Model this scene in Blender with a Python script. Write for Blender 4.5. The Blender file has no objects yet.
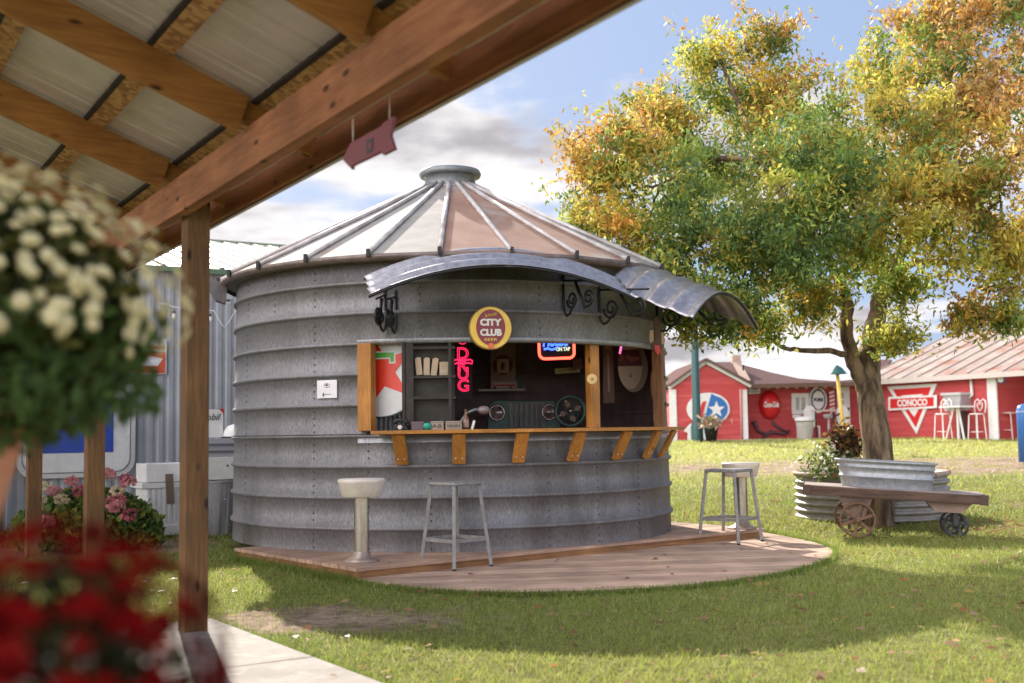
import bpy, bmesh, math, random
import numpy as np
from mathutils import Vector, Matrix
rnd = random.Random(7); rng = np.random.default_rng(7)
R = math.radians
scene = bpy.context.scene
COL = scene.collection

# ------------------------------------------------------------------ camera
F_PX, PITCH, ROLL, CZ = 1150.0, .0785, .0152, 1.05
cam = bpy.data.cameras.new('camera'); camo = bpy.data.objects.new('camera', cam); COL.objects.link(camo)
cam.sensor_width = 36; cam.lens = 36*F_PX/1024; cam.clip_start = .05; cam.clip_end = 2000
camo.matrix_world = Matrix.Translation((0,0,CZ)) @ Matrix.Rotation(math.pi/2+PITCH,4,'X') @ Matrix.Rotation(-ROLL,4,'Z')
cam.dof.use_dof = True; cam.dof.focus_distance = 10.2; cam.dof.aperture_fstop = 2.0
scene.camera = camo
# ------------------------------------------------------------------ sky + sun
SUN_DIR = Vector((-.32*math.cos(R(33)), .947*math.cos(R(33)), math.sin(R(33)))).normalized()   # towards the sun
world = bpy.data.worlds.new('World'); scene.world = world; world.use_nodes = True
def build_world():
    nt = world.node_tree; N = nt.nodes; L = nt.links; N.clear()
    out = N.new('ShaderNodeOutputWorld'); bg = N.new('ShaderNodeBackground'); L.new(bg.outputs[0], out.inputs[0])
    sky = N.new('ShaderNodeTexSky'); sky.sky_type = 'NISHITA'; sky.sun_disc = False
    sky.sun_elevation = R(33); sky.sun_rotation = math.atan2(SUN_DIR.x, SUN_DIR.y); sky.dust_density = 1.2; sky.ozone_density = 2.0
    bg.inputs[1].default_value = .12
    tc = N.new('ShaderNodeTexCoord'); sep = N.new('ShaderNodeSeparateXYZ'); L.new(tc.outputs['Generated'], sep.inputs[0])
    def M(op, a, b=None, c=None, clamp=False):
        n = N.new('ShaderNodeMath'); n.operation = op; n.use_clamp = clamp
        for i, v in enumerate((a, b, c)):
            if v is None: continue
            if isinstance(v, (int, float)): n.inputs[i].default_value = v
            else: L.new(v, n.inputs[i])
        return n.outputs[0]
    z = M('MAXIMUM', sep.outputs[2], 0.0); zz = M('ADD', z, .13)
    cx = M('DIVIDE', sep.outputs[0], zz); cy = M('DIVIDE', sep.outputs[1], zz)
    cmb = N.new('ShaderNodeCombineXYZ'); L.new(cx, cmb.inputs[0]); L.new(cy, cmb.inputs[1]); cmb.inputs[2].default_value = 3.7
    def noise(scale, detail, off, rough=.55, dist=0.0):
        mp = N.new('ShaderNodeMapping'); mp.inputs[1].default_value = off; L.new(cmb.outputs[0], mp.inputs[0])
        n = N.new('ShaderNodeTexNoise'); n.inputs['Scale'].default_value = scale; n.inputs['Detail'].default_value = detail
        n.inputs['Roughness'].default_value = rough; n.inputs['Distortion'].default_value = dist; L.new(mp.outputs[0], n.inputs[0]); return n.outputs[0]
    n1 = noise(.85, 9, (1.3, .4, 0), .56, .15)
    # weather bias: thicker cloud bank to the left and low down, open sky to the upper right
    lx = M('MULTIPLY', sep.outputs[0], -.55); lz = M('MULTIPLY', M('SUBTRACT', .24, sep.outputs[2]), .62)
    lz = M('MINIMUM', M('MAXIMUM', lz, -.05), .2)
    lx = M('MINIMUM', M('MAXIMUM', lx, -.05), .17)
    dens = M('ADD', M('ADD', n1, lx), lz)
    mr = N.new('ShaderNodeMapRange'); mr.interpolation_type = 'SMOOTHSTEP'; mr.inputs[1].default_value = .50; mr.inputs[2].default_value = .59; L.new(dens, mr.inputs[0])
    n2 = noise(1.6, 7, (4.2, -.35, 0), .55)
    thick = M('MULTIPLY_ADD', dens, .45, M('MULTIPLY', n2, .9))
    mr2 = N.new('ShaderNodeMapRange'); mr2.interpolation_type = 'SMOOTHSTEP'; mr2.inputs[1].default_value = .66; mr2.inputs[2].default_value = .86; L.new(thick, mr2.inputs[0])
    cc = N.new('ShaderNodeMixRGB'); cc.inputs[1].default_value = (4.5, 4.35, 4.35, 1); cc.inputs[2].default_value = (2.1, 2.0, 2.15, 1); L.new(mr2.outputs[0], cc.inputs[0])
    # gentle lift of the clear blue towards the pale autumn tone
    hz = N.new('ShaderNodeMixRGB'); hz.inputs[0].default_value = .9; hz.inputs[2].default_value = (1.55, 2.05, 3.15, 1); L.new(sky.outputs[0], hz.inputs[1])
    mx = N.new('ShaderNodeMixRGB'); L.new(mr.outputs[0], mx.inputs[0]); L.new(hz.outputs[0], mx.inputs[1]); L.new(cc.outputs[0], mx.inputs[2])
    # unseen clouds behind the camera, away from the sun, brightened to add fill light
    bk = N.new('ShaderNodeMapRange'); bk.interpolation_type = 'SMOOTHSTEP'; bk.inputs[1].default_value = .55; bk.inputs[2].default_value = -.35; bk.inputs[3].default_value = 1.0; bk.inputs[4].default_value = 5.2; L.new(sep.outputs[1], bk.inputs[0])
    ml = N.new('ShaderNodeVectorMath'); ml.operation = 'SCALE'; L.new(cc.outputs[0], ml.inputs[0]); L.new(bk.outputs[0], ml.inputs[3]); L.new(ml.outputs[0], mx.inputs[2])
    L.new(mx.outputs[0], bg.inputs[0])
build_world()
sun = bpy.data.lights.new('sun', 'SUN'); sun.energy = 4.6; sun.angle = R(.6); sun.color = (1, .93, .82)
suno = bpy.data.objects.new('sun', sun); COL.objects.link(suno); suno.rotation_euler = (-SUN_DIR).to_track_quat('-Z', 'Y').to_euler()
scene.view_settings.view_transform = 'Standard'; scene.view_settings.look = 'None'
scene.view_settings.exposure = 1.02; scene.view_settings.gamma = 1; scene.view_settings.use_curve_mapping = False
scene.render.engine = 'CYCLES'
scene.cycles.max_bounces = 6; scene.cycles.diffuse_bounces = 3; scene.cycles.glossy_bounces = 3; scene.cycles.transmission_bounces = 3; scene.cycles.transparent_max_bounces = 4
scene.cycles.sample_clamp_indirect = 6

# ------------------------------------------------------------------ measuring helpers: photograph pixel -> point in the place
cp, sp, cr, sr = math.cos(PITCH), math.sin(PITCH), math.cos(ROLL), math.sin(ROLL)
def ray(px, py):
    a = px-512; b = py-341.5; u = a*cr-b*sr; v = a*sr+b*cr; x = u/F_PX; V = -v/F_PX
    return Vector((x, cp-V*sp, sp+V*cp))
def at(px, py, Y): r = ray(px, py); return r*(Y/r.y)+Vector((0,0,CZ))
def gz(px, py, z): r = ray(px, py); return r*((z-CZ)/r.z)+Vector((0,0,CZ))
def ground(Y, X=0.0):
    t = max(0.0, Y-11.0)
    g = -.12 + (.031*(t-1.8*(1-math.exp(-t/1.8))))
    return min(g, .64) if Y < 60 else .64-min((Y-60)*.01, .5)
def G(px, py):
    p = gz(px, py, 0)
    for _ in range(30): p = gz(px, py, .5*ground(p.y)+.5*p.z)
    return p
# ------------------------------------------------------------------ mesh helpers
class Fr:
    def __init__(s, o, u=(1,0,0), v=(0,0,1), w=None):
        s.o = Vector(o); s.u = Vector(u).normalized(); s.v = Vector(v).normalized()
        s.w = Vector(w).normalized() if w is not None else s.u.cross(s.v)
    def p(s, a, b, c=0): return s.o+s.u*a+s.v*b+s.w*c
W0 = Fr((0,0,0), (1,0,0), (0,1,0), (0,0,1))
class MB:
    def __init__(s): s.v = []; s.f = []; s.sm = []
    def add(s, v, f, smooth=False):
        n = len(s.v); s.v += [tuple(x) for x in v]; s.f += [tuple(i+n for i in q) for q in f]; s.sm += [smooth]*len(f); return s
    def box(s, F, a, b, c):
        vs = [F.p(x, y, z) for x in a for y in b for z in c]
        return s.add(vs, [(0,1,3,2),(4,6,7,5),(0,4,5,1),(2,3,7,6),(0,2,6,4),(1,5,7,3)])
    def bar(s, p, q, w, h, up=(0,0,1)):
        p = Vector(p); q = Vector(q); d = (q-p); L = d.length; d.normalize(); up = Vector(up); sd = d.cross(up)
        if sd.length < 1e-4: sd = d.cross(Vector((1,0,0)))
        sd.normalize(); up = sd.cross(d).normalized(); F = Fr(p, d, sd, up); return s.box(F, (0,L), (-w/2,w/2), (-h/2,h/2))
    def prism(s, F, poly, c0, c1, smooth=False):
        n = len(poly); vs = [F.p(x, y, c0) for x, y in poly]+[F.p(x, y, c1) for x, y in poly]
        s.add(vs, [tuple(range(n))[::-1], tuple(range(n, 2*n))])
        return s.add(vs, [(i, (i+1)%n, n+(i+1)%n, n+i) for i in range(n)], smooth)
    def tube(s, pts, r, n=8, closed=False, cap=True, smooth=True, flat=None):
        pts = [Vector(p) for p in pts]; m = len(pts); rr = r if isinstance(r, (list, tuple)) else [r]*m
        vs = []; pu = None
        for i, p in enumerate(pts):
            if closed: d = pts[(i+1)%m]-pts[i-1]
            else: d = pts[min(i+1, m-1)]-pts[max(i-1, 0)]
            d.normalize()
            if pu is None:
                pu = Vector((0,0,1)) if abs(d.z) < .9 else Vector((1,0,0))
            u = (pu-d*pu.dot(d)).normalized(); v = d.cross(u); pu = u
            for k in range(n):
                a = 2*math.pi*k/n; vs.append(p+(u*math.cos(a)+v*math.sin(a)*(flat or 1))*rr[i])
        fs = []
        for i in range(m if closed else m-1):
            j = (i+1)%m
            fs += [(i*n+k, i*n+(k+1)%n, j*n+(k+1)%n, j*n+k) for k in range(n)]
        s.add(vs, fs, smooth)
        if cap and not closed: s.add(vs[:n], [tuple(range(n))[::-1]]); s.add(vs[-n:], [tuple(range(n))])
        return s
    def lathe(s, c, prof, n=32, a0=0, a1=2*math.pi, sx=1, sy=1, smooth=True, rot=0, F=None):
        full = abs(a1-a0-2*math.pi) < 1e-6; m = n if full else n+1; vs = []
        for r, z in prof:
            for k in range(m):
                a = a0+(a1-a0)*k/n; x = r*math.sin(a)*sx; y = -r*math.cos(a)*sy
                x, y = x*math.cos(rot)-y*math.sin(rot), x*math.sin(rot)+y*math.cos(rot)
                vs.append(F.p(x, y, z) if F else (c[0]+x, c[1]+y, c[2]+z))
        fs = []
        for i in range(len(prof)-1):
            for k in range(n):
                k2 = (k+1)%m; fs.append((i*m+k, i*m+k2, (i+1)*m+k2, (i+1)*m+k))
        return s.add(vs, fs, smooth)
    def grid(s, fn, nu, nv, smooth=True):
        vs = [fn(i/nu, j/nv) for j in range(nv+1) for i in range(nu+1)]; w = nu+1
        return s.add(vs, [(j*w+i, j*w+i+1, (j+1)*w+i+1, (j+1)*w+i) for j in range(nv) for i in range(nu)], smooth)
    def blob(s, c, r, n=10, m=7, sx=1, sy=1, sz=1, jit=0.0):
        prof = []
        vs = [(c[0], c[1], c[2]-r*sz)]
        for j in range(1, m):
            t = math.pi*j/m
            for k in range(n):
                a = 2*math.pi*k/n; q = r*(1+rnd.uniform(-jit, jit)); vs.append((c[0]+q*math.sin(t)*math.cos(a)*sx, c[1]+q*math.sin(t)*math.sin(a)*sy, c[2]-q*math.cos(t)*sz))
        vs.append((c[0], c[1], c[2]+r*sz)); e = len(vs)-1
        fs = [(0, 1+(k+1)%n, 1+k) for k in range(n)]
        for j in range(m-2):
            b = 1+j*n; fs += [(b+k, b+(k+1)%n, b+n+(k+1)%n, b+n+k) for k in range(n)]
        b = 1+(m-2)*n; fs += [(b+k, b+(k+1)%n, e) for k in range(n)]
        return s.add(vs, fs, True)
    def build(s, name, mat, parent=None, bevel=0, solid=0):
        o0 = wloc(parent); me = bpy.data.meshes.new(name)
        me.from_pydata([(x-o0[0], y-o0[1], z-o0[2]) for x, y, z in s.v], [], s.f)
        me.polygons.foreach_set('use_smooth', s.sm); me.materials.append(mat)
        bm = bmesh.new(); bm.from_mesh(me)
        if not solid: bmesh.ops.remove_doubles(bm, verts=bm.verts, dist=1e-5)
        bmesh.ops.recalc_face_normals(bm, faces=bm.faces); bm.to_mesh(me); bm.free(); me.update()
        o = bpy.data.objects.new(name, me); COL.objects.link(o)
        if parent: o.parent = parent
        if bevel: b = o.modifiers.new('bevel', 'BEVEL'); b.width = bevel; b.segments = 2; b.limit_method = 'ANGLE'; b.angle_limit = R(50)
        if solid: b = o.modifiers.new('thick', 'SOLIDIFY'); b.thickness = solid; b.offset = 0
        return o
def wloc(o):
    v = Vector((0,0,0))
    while o is not None: v += Vector(o.location); o = o.parent
    return v
def tag(o, label=None, cat=None, group=None, kind=None):
    if label: o['label'] = label
    if cat: o['category'] = cat
    if group: o['group'] = group
    if kind: o['kind'] = kind
    return o
def thing(name, label, cat, loc=(0,0,0), group=None):
    o = bpy.data.objects.new(name, None); COL.objects.link(o); o.location = loc; o.empty_display_size = .1
    return tag(o, label, cat, group)
def copy_tree(o, parent=None):
    c = o.copy(); COL.objects.link(c); c.parent = parent
    for ch in list(o.children): copy_tree(ch, c)
    return c
def text(name, s, size, F, mat, parent, ext=.004, outline=0, shear=0, width=None, bold=0, space=1):
    cu = bpy.data.curves.new('t', 'FONT'); cu.body = s; cu.size = size; cu.align_x = 'CENTER'; cu.align_y = 'CENTER'; cu.shear = shear; cu.space_character = space; cu.resolution_u = 4
    if outline: cu.fill_mode = 'NONE'; cu.bevel_depth = outline; cu.bevel_resolution = 1
    else: cu.extrude = ext; cu.offset = bold
    t = bpy.data.objects.new('t', cu); COL.objects.link(t); bpy.context.view_layer.update()
    me = bpy.data.meshes.new_from_object(t.evaluated_get(bpy.context.evaluated_depsgraph_get()))
    bpy.data.objects.remove(t)
    xs = [v.co.x for v in me.vertices]; k = 1
    if width and xs: k = width/(max(xs)-min(xs))
    m0 = (max(xs)+min(xs))/2 if xs else 0
    o0 = wloc(parent)
    for v in me.vertices: v.co = F.p((v.co.x-m0)*k, v.co.y, v.co.z)-o0
    me.materials.clear(); me.materials.append(mat)
    o = bpy.data.objects.new(name, me); COL.objects.link(o); o.parent = parent; return o
# ------------------------------------------------------------------ materials
MATS = {}
def mat(name, c1, c2=None, rough=.6, metal=0, nscale=6, stretch=(1,1,1), bump=0, bscale=None, lo=.35, hi=.65, rotz=0, emit=None, es=1, c3=None, spec=.5, n3=1.3, lo3=.5, hi3=.7, kind='noise', detail=6, rvar=0):
    if name in MATS: return MATS[name]
    m = bpy.data.materials.new(name); m.use_nodes = True; nt = m.node_tree; N = nt.nodes; L = nt.links
    b = N['Principled BSDF']; b.inputs['Roughness'].default_value = rough; b.inputs['Metallic'].default_value = metal; b.inputs['Base Color'].default_value = (*c1, 1)
    b.inputs['Specular IOR Level'].default_value = spec
    if emit: b.inputs['Emission Color'].default_value = (*emit, 1); b.inputs['Emission Strength'].default_value = es
    if c2 is not None or bump:
        tc = N.new('ShaderNodeTexCoord'); r0 = N.new('ShaderNodeMapping'); r0.inputs['Rotation'].default_value = (0,0,rotz); L.new(tc.outputs['Object'], r0.inputs[0])
        mp = N.new('ShaderNodeMapping'); mp.inputs['Scale'].default_value = stretch; L.new(r0.outputs[0], mp.inputs[0])
        if kind == 'voronoi': n = N.new('ShaderNodeTexVoronoi'); n.inputs['Scale'].default_value = nscale; L.new(mp.outputs[0], n.inputs[0]); sepc = N.new('ShaderNodeSeparateColor'); L.new(n.outputs['Color'], sepc.inputs[0]); fac = sepc.outputs[0]
        else: n = N.new('ShaderNodeTexNoise'); n.inputs['Scale'].default_value = nscale; n.inputs['Detail'].default_value = detail; n.inputs['Roughness'].default_value = .6; L.new(mp.outputs[0], n.inputs[0]); fac = n.outputs[0]
        if c2 is not None:
            mr = N.new('ShaderNodeMapRange'); mr.inputs[1].default_value = lo; mr.inputs[2].default_value = hi; L.new(fac, mr.inputs[0])
            mx = N.new('ShaderNodeMixRGB'); mx.inputs[1].default_value = (*c1, 1); mx.inputs[2].default_value = (*c2, 1); L.new(mr.outputs[0], mx.inputs[0]); col = mx.outputs[0]
            if c3 is not None:
                n4 = N.new('ShaderNodeTexNoise'); n4.inputs['Scale'].default_value = n3; n4.inputs['Detail'].default_value = 8; n4.inputs['Roughness'].default_value = .65; L.new(mp.outputs[0], n4.inputs[0])
                m4 = N.new('ShaderNodeMapRange'); m4.inputs[1].default_value = lo3; m4.inputs[2].default_value = hi3; L.new(n4.outputs[0], m4.inputs[0])
                x4 = N.new('ShaderNodeMixRGB'); L.new(m4.outputs[0], x4.inputs[0]); L.new(col, x4.inputs[1]); x4.inputs[2].default_value = (*c3, 1); col = x4.outputs[0]
            L.new(col, b.inputs['Base Color'])
        if bump:
            bp = N.new('ShaderNodeBump'); bp.inputs['Strength'].default_value = bump; bp.inputs['Distance'].default_value = .02
            if bscale: n5 = N.new('ShaderNodeTexNoise'); n5.inputs['Scale'].default_value = bscale; n5.inputs['Detail'].default_value = 4; L.new(mp.outputs[0], n5.inputs[0]); L.new(n5.outputs[0], bp.inputs['Height'])
            else: L.new(fac, bp.inputs['Height'])
            L.new(bp.outputs[0], b.inputs['Normal'])
        if rvar:
            mv = N.new('ShaderNodeMapRange'); mv.inputs[3].default_value = rough-rvar; mv.inputs[4].default_value = rough+rvar; L.new(fac, mv.inputs[0]); L.new(mv.outputs[0], b.inputs['Roughness'])
    MATS[name] = m; return m
def wood(name, c1, c2, rotz=0, along='x', knots=True, rough=.6, gs=1.0):
    if name in MATS: return MATS[name]
    m = bpy.data.materials.new(name); m.use_nodes = True; nt = m.node_tree; N = nt.nodes; L = nt.links; b = N['Principled BSDF']; b.inputs['Roughness'].default_value = rough; b.inputs['Specular IOR Level'].default_value = .3
    tc = N.new('ShaderNodeTexCoord'); r0 = N.new('ShaderNodeMapping'); r0.inputs['Rotation'].default_value = (0,0,rotz); L.new(tc.outputs['Object'], r0.inputs[0])
    sc = {'x': (.9,11,11), 'z': (11,11,.9), 'y': (11,.9,11)}[along]
    mp = N.new('ShaderNodeMapping'); mp.inputs['Scale'].default_value = sc; L.new(r0.outputs[0], mp.inputs[0])
    n = N.new('ShaderNodeTexNoise'); n.inputs['Scale'].default_value = 2.2*gs; n.inputs['Detail'].default_value = 8; n.inputs['Roughness'].default_value = .65; n.inputs['Distortion'].default_value = 1.2; L.new(mp.outputs[0], n.inputs[0])
    mr = N.new('ShaderNodeMapRange'); mr.inputs[1].default_value = .36; mr.inputs[2].default_value = .66; L.new(n.outputs[0], mr.inputs[0])
    mx = N.new('ShaderNodeMixRGB'); mx.inputs[1].default_value = (*c1, 1); mx.inputs[2].default_value = (*c2, 1); L.new(mr.outputs[0], mx.inputs[0]); col = mx.outputs[0]
    # broad patches of tone
    nb = N.new('ShaderNodeTexNoise'); nb.inputs['Scale'].default_value = 2.3; nb.inputs['Detail'].default_value = 3; L.new(r0.outputs[0], nb.inputs[0])
    mb_ = N.new('ShaderNodeMapRange'); mb_.inputs[1].default_value = .35; mb_.inputs[2].default_value = .7; mb_.inputs[3].default_value = .78; mb_.inputs[4].default_value = 1.2; L.new(nb.outputs[0], mb_.inputs[0])
    geo = N.new('ShaderNodeNewGeometry'); gi = N.new('ShaderNodeMapRange'); gi.inputs[3].default_value = .74; gi.inputs[4].default_value = 1.16; L.new(geo.outputs['Random Per Island'], gi.inputs[0])
    mm = N.new('ShaderNodeMath'); mm.operation = 'MULTIPLY'; L.new(mb_.outputs[0], mm.inputs[0]); L.new(gi.outputs[0], mm.inputs[1])
    ml = N.new('ShaderNodeMixRGB'); ml.blend_type = 'MULTIPLY'; ml.inputs[0].default_value = 1; L.new(col, ml.inputs[1]); L.new(mm.outputs[0], ml.inputs[2]); col = ml.outputs[0]
    if knots:
        k = N.new('ShaderNodeMapping'); k.inputs['Scale'].default_value = {'x': (2.3,6,6), 'z': (6,6,2.3), 'y': (6,2.3,6)}[along]; L.new(r0.outputs[0], k.inputs[0])
        v = N.new('ShaderNodeTexVoronoi'); v.inputs['Scale'].default_value = 1.55; L.new(k.outputs[0], v.inputs[0])
        m2 = N.new('ShaderNodeMapRange'); m2.inputs[1].default_value = .07; m2.inputs[2].default_value = .17; L.new(v.outputs['Distance'], m2.inputs[0])
        x2 = N.new('ShaderNodeMixRGB'); x2.inputs[1].default_value = (c2[0]*.18, c2[1]*.16, c2[2]*.16, 1); L.new(m2.outputs[0], x2.inputs[0]); L.new(col, x2.inputs[2]); col = x2.outputs[0]
    L.new(col, b.inputs['Base Color'])
    bp = N.new('ShaderNodeBump'); bp.inputs['Strength'].default_value = .25; bp.inputs['Distance'].default_value = .01; L.new(n.outputs[0], bp.inputs['Height']); L.new(bp.outputs[0], b.inputs['Normal'])
    MATS[name] = m; return m
def flat(name, c, rough=.55, metal=0, emit=None, es=1): return mat(name, c, tuple(x*.8 for x in c), rough=rough, metal=metal, nscale=9, lo=.3, hi=.8, emit=emit, es=es)
def leafmat(name, attr=True, col=(.1,.2,.04), trans=.55):
    m = bpy.data.materials.new(name); m.use_nodes = True; nt = m.node_tree; N = nt.nodes; L = nt.links; N.clear()
    out = N.new('ShaderNodeOutputMaterial'); d = N.new('ShaderNodeBsdfPrincipled'); d.inputs['Roughness'].default_value = .5; d.inputs['Specular IOR Level'].default_value = .35; t = N.new('ShaderNodeBsdfTranslucent'); mx = N.new('ShaderNodeMixShader'); mx.inputs[0].default_value = trans
    if attr:
        a = N.new('ShaderNodeAttribute'); a.attribute_name = 'tint'; L.new(a.outputs[0], d.inputs['Base Color']); L.new(a.outputs[0], t.inputs[0])
    else: d.inputs['Base Color'].default_value = (*col, 1); t.inputs[0].default_value = (*col, 1)
    L.new(d.outputs[0], mx.inputs[1]); L.new(t.outputs[0], mx.inputs[2]); L.new(mx.outputs[0], out.inputs[0]); MATS[name] = m; return m
def quads(name, V, m, parent=None, tint=None, origin=(0,0,0)):
    """V: (n,k,3) array of k-gon leaf faces"""
    n, k, _ = V.shape; me = bpy.data.meshes.new(name); V = V-np.array(origin)
    me.vertices.add(n*k); me.loops.add(n*k); me.polygons.add(n)
    me.vertices.foreach_set('co', V.reshape(-1).astype(np.float32)); me.loops.foreach_set('vertex_index', np.arange(n*k, dtype=np.int32))
    me.polygons.foreach_set('loop_start', np.arange(0, n*k, k, dtype=np.int32)); me.polygons.foreach_set('loop_total', np.full(n, k, dtype=np.int32))
    me.update(calc_edges=True)
    if tint is not None:
        at_ = me.color_attributes.new('tint', 'FLOAT_COLOR', 'POINT'); c = np.ones((n*k, 4), np.float32); c[:, :3] = np.repeat(tint, k, axis=0); at_.data.foreach_set('color', c.reshape(-1))
    me.materials.append(m); o = bpy.data.objects.new(name, me); COL.objects.link(o)
    if parent: o.parent = parent
    return o
def unit(a): return a/np.maximum(np.linalg.norm(a, axis=-1, keepdims=True), 1e-9)
def leaves(C, length, width, droop=.5, seed=0):
    """rhombic folded leaves at the centres C"""
    n = len(C); d = unit(rng.normal(size=(n,3))+np.array([0,0,-droop])); s = unit(np.cross(d, unit(rng.normal(size=(n,3))))); L = (length*rng.uniform(.7,1.3,(n,1))); w = width*rng.uniform(.75,1.25,(n,1))
    return np.stack([C-d*L/2, C+s*w/2-d*L*.08, C+d*L/2, C-s*w/2-d*L*.08], 1)
M_GALV = mat('galvanised', (.40,.40,.42), (.26,.26,.28), rough=.5, metal=.55, nscale=45, stretch=(1,1,.35), bump=.12, c3=(.20,.195,.20), n3=.9, lo3=.45, hi3=.75, rvar=.08)
M_BIN = mat('bin_wall_steel', (.25,.238,.245), (.145,.137,.14), rough=.55, metal=.35, nscale=85, stretch=(1,1,.3), bump=.2, c3=(.07,.06,.05), n3=1.3, lo3=.46, hi3=.74, rvar=.1)
M_BLACK = flat('black_iron', (.02,.02,.022), .45, .3)
M_WHITE = flat('white_paint', (.78,.77,.75), .5)
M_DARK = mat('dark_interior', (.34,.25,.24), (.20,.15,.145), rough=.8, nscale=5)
# ------------------------------------------------------------------ value noise for masks
_ng = rng.random((64, 64))
def vnoise(x, y, s):
    x = np.asarray(x)*s+100; y = np.asarray(y)*s+100; i = np.floor(x).astype(int); j = np.floor(y).astype(int); a = x-i; b = y-j; a = a*a*(3-2*a); b = b*b*(3-2*b)
    g = lambda p, q: _ng[p%64, q%64]
    return (g(i,j)*(1-a)+g(i+1,j)*a)*(1-b)+(g(i,j+1)*(1-a)+g(i+1,j+1)*a)*b
def fb(x, y, s): return .5*vnoise(x,y,s)+.3*vnoise(x,y,s*2.1)+.2*vnoise(x,y,s*4.3)
def gnd(Y):
    t = np.maximum(0.0, Y-11.0); g = -.12+.031*(t-1.8*(1-np.exp(-t/1.8))); g = np.minimum(g, .64)
    return np.where(Y < 60, g, .64-np.minimum((Y-60)*.01, .5))
BW = Vector((.854,.521,0)).normalized()          # the direction of the porch eave's cross walls and of the long grey shed
def dirt_mask(X, Y):
    n = .45*fb(X, Y, 1.6)+.55*fb(X+7, Y+3, 5.5)
    m = np.zeros_like(X)
    for cx, cy, rx, ry, k in ((-1.35,7.55,.62,.62,.95), (-.75,7.35,.62,.50,.8), (-.15,7.6,.75,.42,.62), (.6,7.8,.6,.3,.35), (-4.6,12.0,1.6,.6,1.0), (-3.7,12.6,1.0,.45,.9), (-5.6,11.2,1.2,.5,.8), (9.5,15.5,4.0,1.7,.55), (10,24,9,3.0,.95), (4,26,3,2.0,.6), (6.3,13.2,1.6,.6,.5)):
        d = ((X-cx)/rx)**2+((Y-cy)/ry)**2; m = np.maximum(m, k*np.clip(1.35-d*.8, 0, 1))
    return np.clip((m*1.1+n*1.5-1.25)*1.9, 0, 1)
def build_ground():
    xs = np.concatenate([[-600,-250,-120,-60,-35,-22], np.arange(-14, 18.01, .16), [20,24,30,40,60,120,250,600]])
    ys = np.concatenate([[-300,-80,-30,-12,-5], np.arange(-1, 30, .16), np.arange(30,62,1.0), [70,85,110,140,200,300,600,1200]])
    X, Y = np.meshgrid(xs, ys); Z = gnd(Y)+(fb(X,Y,.9)-.5)*.025*(np.abs(Y)<40)
    P = np.stack([X,Y,Z],-1).reshape(-1,3); nx = len(xs); ny = len(ys)
    j, i = np.meshgrid(np.arange(ny-1), np.arange(nx-1), indexing='ij'); a = (j*nx+i).reshape(-1); F = np.stack([a,a+1,a+nx+1,a+nx],-1)
    me = bpy.data.meshes.new('ground'); me.from_pydata(P.tolist(), [], F.tolist()); me.polygons.foreach_set('use_smooth', [True]*len(F))
    dm = dirt_mask(X,Y).reshape(-1,1); q = fb(X,Y,.35).reshape(-1,1); q2 = vnoise(X,Y,3.1).reshape(-1,1)
    g1 = np.array([.10,.13,.03]); g2 = np.array([.21,.20,.065]); dr = np.array([.19,.125,.085]); dr2 = np.array([.36,.265,.19])
    grass = g1*(1-q)+g2*q; dirt = dr*(1-q2)+dr2*q2
    far = np.clip((Y.reshape(-1,1)-15)/10, 0, 1); tan = np.array([.27,.26,.085]); grass = grass*(1-far)+(tan*(.75+.5*q))*far
    near = np.clip((9.5-Y.reshape(-1,1))/4, 0, 1)*.0
    c = grass*(1-dm)+dirt*dm
    ca = me.color_attributes.new('tint', 'FLOAT_COLOR', 'POINT'); cc = np.ones((len(P),4), np.float32); cc[:, :3] = c; ca.data.foreach_set('color', cc.reshape(-1))
    m = bpy.data.materials.new('lawn_soil'); m.use_nodes = True; nt = m.node_tree; N = nt.nodes; L = nt.links; b = N['Principled BSDF']; b.inputs['Roughness'].default_value = .95; b.inputs['Specular IOR Level'].default_value = .1
    at_ = N.new('ShaderNodeAttribute'); at_.attribute_name = 'tint'; tc = N.new('ShaderNodeTexCoord')
    n = N.new('ShaderNodeTexNoise'); n.inputs['Scale'].default_value = 9; n.inputs['Detail'].default_value = 10; n.inputs['Roughness'].default_value = .75; L.new(tc.outputs['Object'], n.inputs[0])
    mr = N.new('ShaderNodeMapRange'); mr.inputs[1].default_value = .36; mr.inputs[2].default_value = .64; mr.inputs[3].default_value = .5; mr.inputs[4].default_value = 1.45; L.new(n.outputs[0], mr.inputs[0])
    mx = N.new('ShaderNodeMixRGB'); mx.blend_type = 'MULTIPLY'; mx.inputs[0].default_value = 1; L.new(at_.outputs[0], mx.inputs[1]); L.new(mr.outputs[0], mx.inputs[2]); L.new(mx.outputs[0], b.inputs['Base Color'])
    bp = N.new('ShaderNodeBump'); bp.inputs['Strength'].default_value = .8; bp.inputs['Distance'].default_value = .03; L.new(n.outputs[0], bp.inputs['Height']); L.new(bp.outputs[0], b.inputs['Normal'])
    me.materials.append(m); o = bpy.data.objects.new('ground', me); COL.objects.link(o); tag(o, kind='structure')
build_ground()
# ------------------------------------------------------------------ porch set-out
BD = Vector((-.521,.854,0)).normalized(); OUT = Vector((.854,.521,0)).normalized(); PC = at(187,215.6,6.7); PC.z = 0
RD = Vector((-.796,-.605,.341)); RDh = Vector((-.796,-.605,0)).normalized()
def pp(a, o, z): return PC+BD*a+OUT*o+Vector((0,0,z))
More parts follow.
